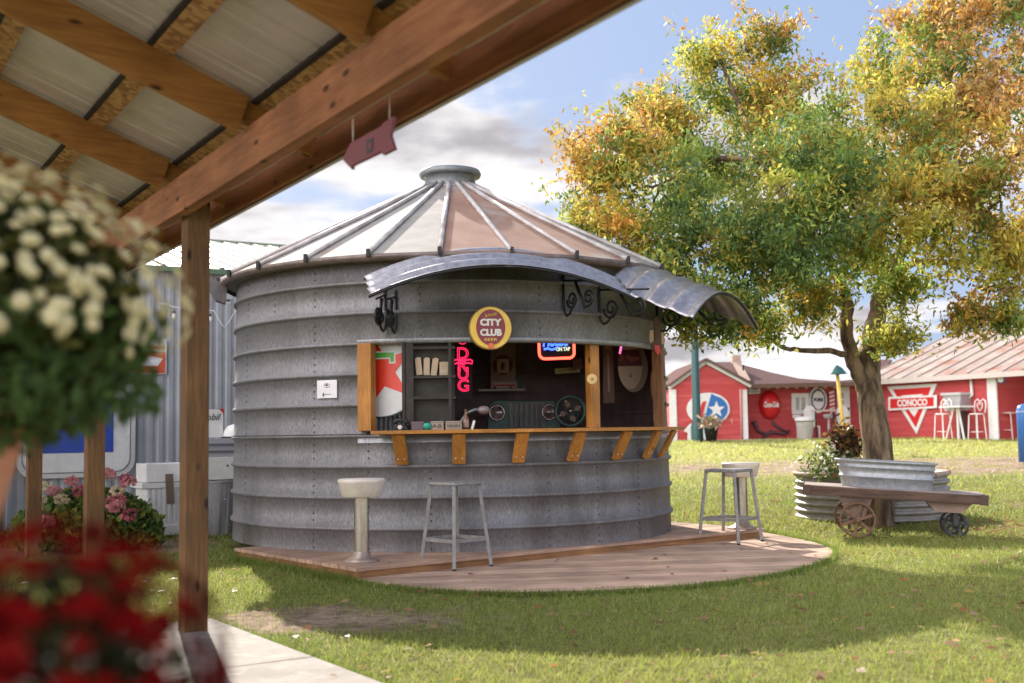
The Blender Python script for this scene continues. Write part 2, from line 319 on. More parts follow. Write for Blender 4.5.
# concrete porch slab: outer edge follows the photograph's slab edge
def build_slab():
    e0 = gz(212,618,-.07); e1 = gz(385,683,-.07); d = (e1-e0).normalized(); s = Vector((-d.y, d.x, 0)); s = s if s.x < 0 else -s
    mb = MB(); F = Fr((e0.x, e0.y, 0), d, -s if False else s, None)
    for k in range(5):
        a0 = k*1.55; F2 = Fr((e0.x, e0.y, 0)); 
        p = [e0+d*a0, e0+d*(a0+1.542), e0+d*(a0+1.542)+s*1.19, e0+d*a0+s*1.19]
        mb.prism(Fr((0,0,0),(1,0,0),(0,1,0),(0,0,1)), [(q.x,q.y) for q in p], -.35, -.07)
        p = [e0+d*a0+s*1.2, e0+d*(a0+1.542)+s*1.2, e0+d*(a0+1.542)+s*4.6, e0+d*a0+s*4.6]
        mb.prism(Fr((0,0,0),(1,0,0),(0,1,0),(0,0,1)), [(q.x,q.y) for q in p], -.35, -.074)
    o = mb.build('concrete_path', mat('concrete', (.31,.27,.235), (.22,.19,.165), rough=.85, nscale=3.2, bump=.25, bscale=60, c3=(.37,.325,.285), n3=9), bevel=.008); tag(o, kind='structure')
    return e0, d, s
SL0, SLD, SLS = build_slab()
# ------------------------------------------------------------------ decks
DU = Vector((.789,.614,0)).normalized(); DV = Vector((-.614,.789,0)).normalized(); D0 = Vector((-1.243,9.192,0))
M_DECK = wood('deck_boards', (.50,.33,.235), (.33,.20,.14), rotz=-math.atan2(DU.y,DU.x), along='x', knots=False, rough=.75)
M_DECKE = wood('deck_edge', (.34,.17,.07), (.19,.085,.035), rotz=-math.atan2(DU.y,DU.x), along='x', knots=False, rough=.7)
def build_decks():
    t = thing('deck_platform', 'low square platform of brown boards under the round metal bin', 'deck', D0)
    mb = MB(); F = Fr(D0, DU, DV, (0,0,1)); w = .142; n = 16
    for k in range(n):
        mb.box(F, (-.02, 4.9), (k*w, k*w+w-.010), (-.03, rnd.uniform(-.002, .001)))
    mb.build('deck_boards', M_DECK, t)
    mb = MB(); mb.box(F, (0,4.88), (.015,.05), (-.16,-.031)); mb.box(F, (0.02,.055), (.052,2.26), (-.16,-.031)); mb.box(F, (4.80,4.84), (.052,2.26), (-.16,-.031))
    mb.build('deck_rim', M_DECKE, t)
    # rounded lower deck: clipped boards inside a smooth outline
    pts = [gz(x,y,-.085) for x,y in ((357,579),(400,585.5),(450,589.5),(505,591.5),(560,591.3),(620,589),(680,585),(735,579),(780,572),(812,564),(830,556),(831,549),(815,542.5),(790,537),(763,532))]
    ctrl = [Vector((p.x,p.y,0)) for p in pts]
    out = []
    for i in range(len(ctrl)-1):
        p0 = ctrl[max(i-1,0)]; p1 = ctrl[i]; p2 = ctrl[i+1]; p3 = ctrl[min(i+2,len(ctrl)-1)]
        for q in range(6):
            u = q/6; out.append(.5*((2*p1)+(-p0+p2)*u+(2*p0-5*p1+4*p2-p3)*u*u+(-p0+3*p1-3*p2+p3)*u**3))
    out.append(ctrl[-1])
    back = D0+DU*4.7+DV*.3; bk2 = D0+DU*.15+DV*.3
    poly = out+[Vector((back.x,back.y,0)), Vector((bk2.x,bk2.y,0))]
    t2 = thing('rounded_deck', 'lower deck of pale brown boards with a rounded front edge on the lawn', 'deck', (.6,10.2,-.12))
    ad = Vector((.93,.37,0)).normalized(); an = Vector((-ad.y, ad.x, 0))           # boards run slightly differently
    ad, an = Vector((1,.12,0)).normalized(), Vector((-.12,1,0)).normalized()
    P2 = [(p.dot(ad), p.dot(an)) for p in poly]; y0 = min(p[1] for p in P2); y1 = max(p[1] for p in P2); mb = MB(); F = Fr((0,0,0), ad, an, (0,0,1)); w = .14; k = 0; y = y0
    def clipy(ps, c, up):
        r = []
        for i in range(len(ps)):
            a, b = ps[i], ps[(i+1)%len(ps)]; ia = (a[1] >= c) == up or a[1] == c; ib = (b[1] >= c) == up or b[1] == c
            if ia: r.append(a)
            if ia != ib: tt = (c-a[1])/(b[1]-a[1]); r.append((a[0]+(b[0]-a[0])*tt, c))
        return r
    while y < y1:
        q = clipy(clipy(P2, y+.005, True), y+w-.005, False)
        if len(q) > 2: mb.prism(F, q, -.115, -.085+rnd.uniform(-.0015,.0015))
        y += w
    mb.build('deck_boards', wood('deck_boards_low', (.54,.37,.27), (.37,.235,.165), rotz=-math.atan2(ad.y,ad.x), along='x', knots=False, rough=.75), t2)
    mb = MB(); fr = Fr((0,0,0),(1,0,0),(0,1,0),(0,0,1)); inner = [p+(Vector((.8,10.9,0))-p)*.012 for p in out]
    n = len(out); mb.tube([p+Vector((0,0,-.125)) for p in inner], .022, 6); mb.build('deck_rim', M_DECKE, t2)
    return poly
DECKPOLY = build_decks()
# ------------------------------------------------------------------ the round bin bar
XC, YC, RB = -.66, 12.6, 2.335; RZ = [.205+.277*k for k in range(9)]      # ring heights from the bottom up
def rad(z): return RB*(1-.0058*(z-.2))
def cyl(phi, r, z): a = R(phi); return Vector((XC+r*math.sin(a), YC-r*math.cos(a), z))
def cfr(phi, r, z): a = R(phi); return Fr(cyl(phi, r, z), (math.cos(a), math.sin(a), 0), (0,0,1), (math.sin(a), -math.cos(a), 0))
LZ, TZ = 1.045, 1.895; PA, PB = -16.5, 73.0
BIN = thing('grain_bin_bar', 'round corrugated steel grain bin turned into a bar with a serving window', 'grain bin', (XC,YC,0))
def wallprof(z0, z1, lip=False):
    p = []; zs = [z for z in RZ if z0-.01 <= z <= z1+.01]
    def add(z, dr=0): p.append((rad(z)+dr, z))
    add(z0)
    for z in zs:
        for dz, dr in ((-.026,0),(-.020,.013),(-.009,.026),(.004,.029),(.017,.020),(.026,.003)):
            if z0 <= z+dz <= z1: add(z+dz, dr)
    add(z1)
    return p
def build_bin():
    def wall(z0, z1, a0, a1, n):
        mb = MB(); pr = wallprof(z0, z1); mb.lathe((XC,YC,0), pr, n, R(a0), R(a1))
        mb.lathe((XC,YC,0), [(r-.012 if False else rad(z)-.02, z) for r, z in pr[::1]], n, R(a0), R(a1)); return mb
    bm_ = mat('bolt_steel', (.10,.095,.09), (.05,.045,.04), rough=.5, metal=.4, nscale=30)
    def with_bolts(mb, name, rows):
        nf = len(mb.f)
        for ph, z0, z1 in rows:
            z = z0+.03
            while z < z1:
                if min(abs(z-q) for q in RZ) > .035:
                    f = cfr(ph+rnd.uniform(-.04,.04), rad(z), z); mb.lathe(None, [(.009,0),(.009,.005),(.003,.009),(.001,.009)], 6, F=f)
                z += .062
        o = mb.build(name, M_BIN, BIN); o.data.materials.append(bm_)
        idx = [1 if i >= nf else 0 for i in range(len(o.data.polygons))]; o.data.polygons.foreach_set('material_index', idx)
    with_bolts(wall(0, LZ, 0, 360, 144), 'lower_wall', ((-30.2,0,LZ-.05),(-2,0,1.0),(24.6,0,1.0),(53,0,1.0),(-58,0,LZ-.05),(-16,0,1.0),(38,0,1.0)))
    with_bolts(wall(TZ-.012, 2.69, 0, 360, 144), 'upper_wall', ((-30.2,TZ,2.66),(23.4,1.9,2.66),(50,1.9,2.66),(-58,TZ,2.66),(-4,1.9,2.66),(-44,2.2,2.66)))
    with_bolts(wall(LZ, TZ-.012, PB, 360+PA, 112), 'side_wall', ((-30.2,LZ,TZ-.05),(-58,LZ,TZ-.05)))
    # dark liner that makes the room inside
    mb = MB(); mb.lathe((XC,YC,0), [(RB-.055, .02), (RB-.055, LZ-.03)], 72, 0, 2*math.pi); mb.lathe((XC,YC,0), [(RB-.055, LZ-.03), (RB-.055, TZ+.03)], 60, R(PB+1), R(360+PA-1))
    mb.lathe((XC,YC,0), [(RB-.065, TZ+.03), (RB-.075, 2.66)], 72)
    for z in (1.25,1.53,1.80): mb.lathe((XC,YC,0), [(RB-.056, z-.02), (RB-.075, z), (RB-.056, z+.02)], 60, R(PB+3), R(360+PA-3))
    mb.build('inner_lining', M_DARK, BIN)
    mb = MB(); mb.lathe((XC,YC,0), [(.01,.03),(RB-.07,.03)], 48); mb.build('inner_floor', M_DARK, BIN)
    mb = MB()
    # steel lip round the top of the window
    mb = MB(); mb.lathe((XC,YC,0), [(rad(2)-.03,TZ-.035),(rad(2)+.004,TZ-.04),(rad(2)+.035,TZ-.02),(rad(2)+.03,TZ+.005)], 80, R(PA-2), R(PB+3)); mb.build('window_lip', M_GALV, BIN)
    mb = MB(); mb.lathe((XC,YC,0), [(rad(1)-.02,LZ-.02),(rad(1)+.01,LZ-.03),(rad(1)+.012,LZ-.075)], 80, R(PA-2), R(PB+2)); mb.build('window_sill_strip', M_GALV, BIN)
build_bin()
M_ROOF = mat('roof_sheet', (.29,.27,.25), (.23,.213,.195), rough=.8, metal=.0, spec=.2, nscale=5, bump=.1, c3=(.25,.16,.115), n3=.9, lo3=.54, hi3=.68, stretch=(1,1,1))
M_RIB = mat('rib_steel', (.56,.54,.53), (.34,.29,.27), rough=.5, metal=.2, nscale=5)
def build_roof():
    za, zb, ra, rb = 2.66, 3.75, 2.46, .27
    rf = None
    mb = MB()
    for k in range(24):
        a = .7+15*k
        q = [cyl(a, ra, za), cyl(a+15, ra, za), cyl(a+15, rb, zb), cyl(a, rb, zb)]
        m_ = (q[0]+q[1])/2; 
        mb.add(q, [(0,1,2,3)])
    rf = mb.build('roof', M_ROOF, BIN, solid=.006)
    rf.data.materials.append(mat('roof_sheet_rusty', (.30,.19,.145), (.23,.135,.10), rough=.85, metal=.0, spec=.15, nscale=3, bump=.1, c3=(.29,.26,.23), n3=.9, lo3=.52, hi3=.60))
    for pl in rf.data.polygons:
        if pl.center.x > -.1 and not (1.05 < pl.center.x < 1.25): pl.material_index = 1
    # rust differs from panel to panel, more of it on the sides that face the photograph's right
    for k in range(24):
        a = .7+15*k; mb = MB(); p0 = cyl(a, ra+.015, za+.015); p1 = cyl(a, rb+.01, zb+.02)
        mb.tube([p0, p0.lerp(p1,.5), p1], .024, 8); mb.build('roof_rib', M_RIB, rf)
    for k in range(24):
        a = .7+15*k; p0 = cyl(a, ra+.03, za-.03); MB().bar(p0, p0+Vector((0,0,.07)), .05, .03).build('rib_clip', M_BLACK, rf)
    mb = MB(); mb.lathe((XC,YC,0), [(rad(2.7)+.0,2.60),(2.44,2.655),(2.475,2.655),(2.475,2.625),(2.43,2.60)], 120); mb.build('eave_rim', mat('eave_steel', (.22,.17,.15), (.13,.10,.09), rough=.6, metal=.3, nscale=12), rf)
    cap = MB(); cap.lathe((XC,YC,0), [(.30,3.72),(.285,3.76),(.275,3.87),(.31,3.875),(.335,3.88),(.345,3.91),(.33,3.945),(.25,3.965),(.0,3.975)], 40); cap.build('vent_cap', mat('cap_steel', (.22,.24,.25), (.15,.16,.165), rough=.5, metal=.4, nscale=14), BIN)
    mb = MB(); mb.lathe((XC,YC,0), [(.33,3.66),(.33,3.735),(.30,3.75)], 40); mb.build('vent_collar', M_GALV, BIN)
    mb = MB(); F = cfr(-73, 2.40, 2.62); mb.prism(Fr(F.o, F.w, F.v, F.u), [(0,.04),(.22,.02),(.20,-.02),(.12,-.17),(.02,-.20)], -.07, .07); mb.build('eave_spout', mat('spout_steel', (.20,.18,.18), (.10,.09,.09), rough=.6, metal=.3), BIN)
build_roof()
M_HONEY = wood('honey_wood', (.55,.24,.045), (.36,.14,.025), along='x', knots=False, rough=.4, gs=1.4)
M_HONEYZ = wood('honey_wood_upright', (.55,.24,.045), (.34,.13,.025), along='z', knots=True, rough=.45, gs=1.4)
def build_counter():
    c = MB(); a0, a1 = -13.3, 68; n = 40; ro, ri = 2.575, 2.22; z1, z0 = 1.078, 1.045
    vs = []
    for k in range(n+1):
        a = a0+(a1-a0)*k/n
        for r, z in ((ro,z0),(ro,z1),(ri,z1),(ri,z0)): vs.append(cyl(a, r, z))
    fs = []
    for k in range(n):
        for j in range(4): fs.append((k*4+j, k*4+(j+1)%4, k*4+4+(j+1)%4, k*4+4+j))
    fs += [(0,1,2,3), (n*4,n*4+1,n*4+2,n*4+3)]; c.add(vs, fs); co = c.build('bar_counter', M_HONEY, BIN, bevel=.004)
    for ph in (-7.9,4.2,17.1,30.2,43.2,55,63.5):
        F = cfr(ph, 0, 0); mb = MB(); p = cyl(ph, RB+.05, .80); q = cyl(ph, 2.525, 1.045); d = (q-p).normalized(); w_ = F.u.cross(d).normalized(); G_ = Fr(p, F.u, d, w_)
        mb.box(G_, (-.058,.058), (-.02,(q-p).length-.002), (-.018,.018)); b = mb.build('counter_bracket', M_HONEYZ, co, bevel=.003)
        mb = MB()
        for s in (-.03,.03):
            s0 = 1 if w_.dot(F.w) > 0 else -1
            mb.blob(G_.p(s, .04, s0*.019), .008, 6, 4)
        mb.build('screw_heads', flat('screw_steel', (.6,.58,.55), .35, .6), b)
    F = cfr(PA+.7, RB-.03, 0); mb = MB(); mb.box(F, (-.085,.045), (LZ+.034,TZ-.03), (-.03,.09)); mb.build('window_post', M_HONEYZ, BIN, bevel=.004)
    F = cfr(39.3, RB-.10, 0); mb = MB(); mb.box(F, (-.055,.055), (LZ+.034,TZ+.05), (-.04,.04)); mb.build('window_post', M_HONEYZ, BIN, bevel=.004)
    F = cfr(70, RB-.04, 0); mb = MB(); mb.box(F, (-.055,.055), (LZ+.034,TZ+.02), (-.05,.05)); mb.build('window_post', wood('weathered_upright', (.36,.16,.06), (.20,.08,.03), along='z'), BIN, bevel=.004)
build_counter()
# ------------------------------------------------------------------ arched awnings and scroll brackets
M_AWN = mat('awning_sheet', (.42,.40,.42), (.28,.265,.28), rough=.36, metal=.7, nscale=18, stretch=(1,1,1), c3=(.24,.22,.23), n3=2.2, lo3=.5, hi3=.75)
def scroll(c, u, v, r, turns=1.6, n=26, start=0, sgn=1):
    return [c+u*(r*(1-.78*t/n)*math.cos(start+sgn*turns*2*math.pi*t/n))+v*(r*(1-.78*t/n)*math.sin(start+sgn*turns*2*math.pi*t/n)) for t in range(n+1)]
def awning(phi, half, r0, r1, z0, drop, sag, ridges, amp, skew=0, name='corrugated_awning', brk=()):
    a = R(phi); u = Vector((math.cos(a), math.sin(a), 0)); w = Vector((math.sin(a), -math.cos(a), 0)); C = Vector((XC,YC,0))
    def surf(t, r):        # t -1..1 across, r 0..1 outwards
        ph = r*ridges*2*math.pi; b = amp*max(-.35, math.cos(ph))
        th = t
        n_ = Vector((0,0,1))*(1-.5*t*t)+u*t*.6
        return C+u*(half*t)+w*(r0+(r1-r0)*r)+Vector((0,0,z0-drop*r-sag*t*t))+n_.normalized()*b
    mb = MB(); mb.grid(lambda i, j: surf(i*2-1, j), 40, int(ridges*12), True); aw = mb.build(name, M_AWN, BIN, solid=.006)
    for ph, zt, ln, R2 in brk:
        aa = R(ph); wr = Vector((math.sin(aa), -math.cos(aa), 0)); Z_ = Vector((0,0,1)); q = lambda r, z: C+wr*(rad(2.3)+.015+r)+Z_*z
        fr_ = MB()
        fr_.tube([q(0, zt+.08), q(0, zt-.20), q(.01, zt-.27), q(.05, zt-.31)], .013, 6)
        fr_.tube(scroll(q(.06+R2*.95, zt-.17), wr, Z_, R2, 1.6, start=math.pi, sgn=1), .012, 6)
        fr_.tube([q(.05, zt-.31), q(.10, zt-.30), q(.06+R2*1.9, zt-.17)], .012, 6)
        fr_.tube([q(ln*.42, zt-.02), q(ln*.72, zt-.27)], .016, 6)
        fr_.tube(scroll(q(ln*.76+R2*.4, zt-.18), wr, Z_, R2*.95, 1.6, start=-math.pi*.6, sgn=1), .012, 6)
        fr_.tube([q(0, zt+.02), q(ln+.02, zt-.04)], .010, 6)
        fr_.build('scroll_bracket', M_BLACK, aw)
    mb = MB()
    for s in (-1,1):
        for rr in (.02,.98): mb.tube([surf(s*k/10, rr)-Vector((0,0,.02)) for k in range(11)], .012, 6)
    mb.build('awning_frame', M_BLACK, aw)
    return aw, surf
A1, S1 = awning(12.6, 1.16, 2.38, 2.80, 2.685, .215, .27, 3.0, .027, brk=((-12,2.28,.22,.085),(-9.5,2.26,.30,.08),(29.5,2.42,.50,.085)))
A2, S2 = awning(54, .68, 2.42, 3.30, 2.66, .36, .28, 4.0, .018, brk=((40,2.36,.62,.10),(68,2.36,.80,.10)))
# ------------------------------------------------------------------ porch
ROTB = -math.atan2(BD.y, BD.x); ROTR = -math.atan2(RDh.y, RDh.x)
M_BEAM = wood('beam_wood', (.44,.185,.08), (.27,.10,.042), rotz=ROTB, along='x', rough=.6)
M_RAFT = wood('rafter_wood', (.50,.235,.065), (.32,.13,.035), rotz=ROTR, along='x', rough=.6)
M_POST = wood('post_wood', (.21,.105,.036), (.11,.052,.02), along='z', rough=.6, gs=1.6)
def build_porch():
    P = thing('porch', 'open timber porch with rafters and a metal sheet roof over the walk', 'porch', (PC.x, PC.y, -.12))
    zb = 2.345; F = Fr((PC.x,PC.y,0), BD, OUT, (0,0,1))
    mb = MB(); mb.box(F, (-7.5,9.5), (-.078,-.0395), (zb,zb+.215)); mb.box(F, (-7.5,9.5), (-.0385,0), (zb+.004,zb+.213)); mb.build('eave_beam', M_BEAM, P, bevel=.004)
    # posts
    for a in (0, 2.78, 5.65, 8.4):
        mb = MB(); q = pp(a,0,0); g = ground(q.y); mb.box(Fr((q.x,q.y,0), BD, OUT, (0,0,1)), (0,.136), (.003,.139), (g-.2, zb+.20)); mb.build('post', M_POST, P, bevel=.006)
    # rafters
    s = RD.z/math.hypot(RD.x,RD.y); zr = zb+.180; dirh = RDh; L = 4.6
    rw = .042; rh = .185; inner = -.078
    def rpt(a, r, h): # r: distance inwards along the rafter (horizontal), measured from the beam's inner face
        b = pp(a, inner, zr+h); return b+dirh*r+Vector((0,0,s*r))
    UPV = Vector((-dirh.x*s, -dirh.y*s, 1)).normalized()
    for a in RAFT:
        mb = MB()
        mb.bar(rpt(a, .015, rh/2), rpt(a, L, rh/2), rw, rh, UPV)
        mb.build('rafter', M_RAFT, P, bevel=.003)
        mb = MB(); mb.bar(rpt(a, .10, rh-.055)+Vector((0,0,0))+BD*.043, rpt(a, -.44, rh-.055)+BD*.043, rw, .105, UPV); mb.build('rafter_tail', M_RAFT, P, bevel=.003)
    # flake board strips (purlins)
    osb = mat('flake_board', (.50,.28,.10), (.26,.12,.04), rough=.8, nscale=30, stretch=(1,1,1), kind='voronoi', lo=.2, hi=.8, bump=.9)
    for r in (-.12,.42,1.0,1.6,2.3,3.0,3.7,4.4):
        mb = MB(); mb.bar(rpt(-6.5, r+.062, rh+.014), rpt(9, r+.062, rh+.014), .022, .026, UPV); mb.build('closure_gap_shade', MATS.get('gap_shade_dark') or mat('gap_shade_dark', (.04,.025,.018), (.02,.012,.01), rough=.9, nscale=5), P)  # dark bar stands in for the shadow gap along each strip
        mb = MB(); p = rpt(-6.5, r, rh+.012); q = rpt(9, r, rh+.012); mb.bar(p, q, .10, .02, UPV); mb.build('flake_board_strip', osb, P)
    blk = mat('gap_shade_dark', (.06,.03,.018), (.03,.015,.01), rough=.9, nscale=5)
    # metal sheets: ribs run with the rafters
    mb = MB(); per = .23; nrib = int(15.5/per); prof = []
    for k in range(nrib):
        x0 = -6.5+k*per; prof += [(x0,0),(x0+.09,0),(x0+.1,.004),(x0+.13,.004),(x0+.14,0),(x0+.185,0),(x0+.197,.02),(x0+.218,.02)]
    prof.append((-6.5+nrib*per, 0)); vs = []
    for x, h in prof:
        vs += [rpt(x, -.52, rh+.027+h), rpt(x, L, rh+.027+h)]
    mb.add(vs, [(2*i,2*i+1,2*i+3,2*i+2) for i in range(len(prof)-1)])
    mb.build('roof_sheet', mat('porch_sheet', (.66,.58,.52), (.54,.47,.42), rough=.5, metal=.2, nscale=3, bump=.05), P, solid=.004)
    # fascia and drip edge
    mb = MB(); zf = 2.415; mb.box(F, (-6.5,9.0), (.300,.338), (zf,zf+.14)); mb.build('fascia', M_BEAM, P, bevel=.003)
    mb = MB(); mb.box(F, (-6.5,9.0), (.340,.346), (zf-.012,zf+.15)); mb.box(F, (-6.5,9.0), (.325,.3395), (zf-.012,zf-.006)); mb.build('drip_edge', flat('white_trim_metal', (.62,.58,.55), .4, .2), P)
    # far side of the porch: rear beam and posts that carry the rafters
    rb = rpt(0, L-.3, 0); zrb = rb.z; off = (rb-PC).dot(OUT)
    mb = MB(); mb.box(F, (-6.5,9.0), (off-.08, off), (zrb-.22, zrb-.004)); mb.build('rear_beam', M_BEAM, P)
    for a in (-4, 0, 4, 8):
        mb = MB(); mb.box(F, (a,a+.136), (off+.002,off+.138), (-.25, zrb-.02)); mb.build('post', M_POST, P)
    return P
RAFT = (-5.7,-4.25,-2.78,-1.30,.16,1.60,3.05,4.5,5.95,7.4)
build_porch()
# ------------------------------------------------------------------ stools
M_STOOL = mat('stool_paint', (.27,.255,.24), (.18,.17,.16), rough=.5, metal=.1, nscale=14, c3=(.30,.27,.24), n3=6, lo3=.58, hi3=.75)
M_CREAM = mat('cream_seat', (.74,.66,.57), (.62,.54,.46), rough=.45, nscale=12)
def metal_stool(label, loc, rot, h=.72, foot=.30, top=.235, grp='square backless metal bar stools'):
    t = thing('metal_stool', label, 'bar stool', (0,0,0), grp)
    c = lambda k, r, z: Vector((r*math.cos(R(90*k)), r*math.sin(R(90*k)), z))
    mb = MB(); s = top/math.sqrt(2); Fq = Fr((0,0,0), (1,1,0), (-1,1,0), (0,0,1))
    def rr(q, n=4, rc=.03):
        out = []
        for cx, cy, a0 in ((q-rc,q-rc,0),(-q+rc,q-rc,90),(-q+rc,-q+rc,180),(q-rc,-q+rc,270)):
            for i in range(n+1): a = R(a0+90*i/n); out.append((cx+rc*math.cos(a), cy+rc*math.sin(a)))
        return out
    mb.prism(Fq, rr(s), h-.03, h-.004, True); mb.prism(Fq, rr(s-.006), h-.004, h); mb.build('seat', M_STOOL, t)
    for k in range(4):
        mb = MB(); mb.bar(c(k, foot, .012), c(k, top-.03, h-.03), .028, .028, c(k,1,0)); mb.build('leg', M_STOOL, t)
        mb = MB(); mb.lathe(c(k, foot, 0), [(.0,0),(.017,0),(.017,.016),(0,.016)], 10); mb.build('foot_cap', M_BLACK, t)
    zr = .235; rr_ = foot+(top-.03-foot)*zr/h
    for k in range(4):
        mb = MB(); mb.bar(c(k, rr_, zr), c(k+1, rr_, zr), .012, .03); mb.build('foot_rail', M_STOOL, t)
    t.location = loc; t.rotation_euler.z = R(rot); return t
metal_stool('square metal bar stool alone at the near left end of the decks', (-.505, 9.90, -.085), -90)
metal_stool('square metal bar stool at the right end of the counter, beside the column stool', (2.17, 11.7, -.085), 3, .73, .32, .26)
def column_stool(label, loc, h=.68, rs=.195):
    t = thing('pedestal_stool', label, 'bar stool', (0,0,0), 'round seated column stools')
    mb = MB(); mb.lathe((0,0,0), [(0,h-.15),(rs*.78,h-.15),(rs*.84,h-.14),(rs*.97,h-.035),(rs,h-.025),(rs,h-.008),(rs*.96,h),(0,h+.004)], 40); mb.build('seat', M_CREAM, t)
    st = mat('column_steel', (.46,.41,.35), (.34,.29,.24), rough=.28, metal=.85, nscale=20, stretch=(1,1,.2), rvar=.06)
    mb = MB(); mb.lathe((0,0,0), [(.062,.04),(.062,h-.15)], 28); mb.build('column', st, t)
    mb = MB(); mb.lathe((0,0,0), [(0,0),(.15,0),(.15,.008),(.125,.022),(.08,.04),(.07,.075),(.063,.08)], 32); mb.build('base_flange', mat('base_steel', (.50,.40,.33), (.36,.27,.22), rough=.4, metal=.6, nscale=14), t)
    t.location = loc; return t
column_stool('cream round seat on a thick steel column at the left corner of the upper deck', (-1.275, 9.66, .001))
column_stool('cream round seat on a steel column at the right end of the upper deck', (2.40, 12.25, .001), .69, .20)
# ------------------------------------------------------------------ round enamel sign over the window, notice, ornament
M_YEL = flat('sign_yellow', (.80,.52,.06), .35); M_MAROON = flat('sign_maroon', (.22,.012,.02), .35); M_OFFW = flat('sign_offwhite', (.75,.70,.62), .4); M_RED = flat('sign_red', (.62,.02,.02), .35)
def circ(r, n=48, sx=1, sy=1, cx=0, cy=0): return [(cx+r*sx*math.cos(2*math.pi*k/n), cy+r*sy*math.sin(2*math.pi*k/n)) for k in range(n)]
def facing(px, py, Y, tilt=0):       # a frame on a board at this spot that looks out of the bar
    o = at(px, py, Y); d = Vector((-o.x*.35, -o.y, 0)).normalized(); u = Vector((-d.y, d.x, 0)); v = Vector((0,0,1))
    if tilt: u, v = u*math.cos(R(tilt))+v*math.sin(R(tilt)), v*math.cos(R(tilt))-u*math.sin(R(tilt))
    return Fr(o, u, v, d)
def pxm(Y): return Y/F_PX            # metres per pixel at a depth
F = cfr(11.4, rad(1.95)+.07, 0); c = at(490.5, 328, 10.22); F.o = Vector((c.x, c.y, c.z)); k = pxm(10.2)
t = thing('round_sign', 'round yellow and maroon beer sign over the serving window', 'sign', F.o)
MB().prism(F, circ(22*k), -.05, .0, True).build('sign_box', flat('sign_edge', (.30,.17,.03), .5), t)
MB().prism(F, circ(21*k), .001, .012).build('sign_face', M_YEL, t)
MB().prism(F, circ(14.8*k, sx=1, sy=1.22, cy=.6*k), .013, .018).build('sign_oval', M_MAROON, t)
F2 = Fr(F.p(0,0,.021), F.u, F.v, F.w)
text('lettering', 'CITY', 9.0*k, Fr(F2.p(0,5.2*k), F.u, F.v, F.w), M_OFFW, t, width=22*k, bold=.004)
text('lettering', 'CLUB', 9.0*k, Fr(F2.p(0,-5*k), F.u, F.v, F.w), M_OFFW, t, width=22*k, bold=.004)
text('lettering', 'BEER', 4.2*k, Fr(F2.p(0,-12*k), F.u, F.v, F.w), M_YEL, t, width=13*k)
text('lettering', 'Schmidt', 4.6*k, Fr(F2.p(0,13*k), (F.u*.97+F.v*.2), F.v, F.w), M_YEL, t, shear=.3, width=13*k)
MB().prism(F, circ(3*k, cy=-18.3*k), .018, .024).build('sign_seal', flat('seal_orange', (.75,.16,.06)), t)
F = cfr(-26.4, rad(1.4)+.006, 0); c = at(326, 389.5, 10.6); F.o = cyl(-26.4, rad(1.4)+.012, c.z); k = pxm(10.5)
t = thing('notice_plate', 'small white notice plate on the steel wall left of the serving window', 'sign', F.o)
MB().prism(F, [(-12*k,-9*k),(12*k,-9*k),(12*k,9*k),(-12*k,9*k)], -.004, .004).build('plate', flat('notice_white', (.78,.74,.74)), t)
mb = MB(); mb.prism(F, [(-5.5*k,-7*k),(-3*k,-7*k),(-3.2*k,-5*k),(-4*k,-3*k),(-5*k,-5*k)], .0045, .006)
mb.tube([F.p(math.cos(a)*3.5*k, 3.6*k+math.sin(a)*2*k, .006) for a in np.linspace(0,6.0,16)], .0022, 5); mb.box(F, (-2.5*k,5*k), (-5.6*k,-5*k), (.0045,.006)); mb.box(F, (-1.5*k,1*k), (3*k,4.8*k), (.0045,.006)); mb.build('plate_marks', flat('mark_black', (.07,.07,.07)), t)
# ornament hanging by the right end of the window
c = at(656, 336, 11.75); F = facing(656, 336, 11.35); k = pxm(11.35)
t = thing('wooden_totem', 'dark carved figure with cream panels and a red foot hanging at the window edge', 'ornament', F.o)
MB().prism(F, [(-2*k,19*k),(3*k,20*k),(5*k,8*k),(4*k,-6*k),(6*k,-12*k),(2*k,-18*k),(-5*k,-14*k),(-6*k,-8*k),(-1.5*k,-4*k),(-2*k,6*k)], -.03, .03).build('figure', flat('totem_brown', (.10,.045,.02)), t, bevel=.004)
MB().prism(F, [(-6*k,6*k),(-2.5*k,6*k),(-2*k,-2*k),(-3*k,-7*k),(-6*k,-8*k),(-7*k,-2*k)], -.02, .02).build('cream_panel', flat('totem_cream', (.55,.38,.22)), t, bevel=.006)
MB().prism(F, [(5*k,4*k),(7*k,3*k),(9*k,-4*k),(8*k,-9*k),(5*k,-8*k)], -.02, .02).build('cream_panel', flat('totem_cream', (.55,.38,.22)), t, bevel=.006)
MB().prism(F, [(-2*k,-9*k),(3*k,-10*k),(4*k,-16*k),(1*k,-20*k),(-2*k,-15*k)], .02, .045).build('red_foot', flat('totem_red', (.60,.05,.05)), t, bevel=.004)
F = facing(592, 379, 10.42); k = pxm(10.42)
t = thing('wooden_disc', 'small round pale wooden disc fixed to the middle window post', 'disc', F.o); MB().prism(F, circ(5.2*k), -.02, .02, True).build('disc', flat('disc_wood', (.62,.42,.16)), t, bevel=.004); MB().prism(F, circ(1.2*k), .0205, .03).build('centre_knob', flat('disc_knob', (.30,.17,.06)), t)
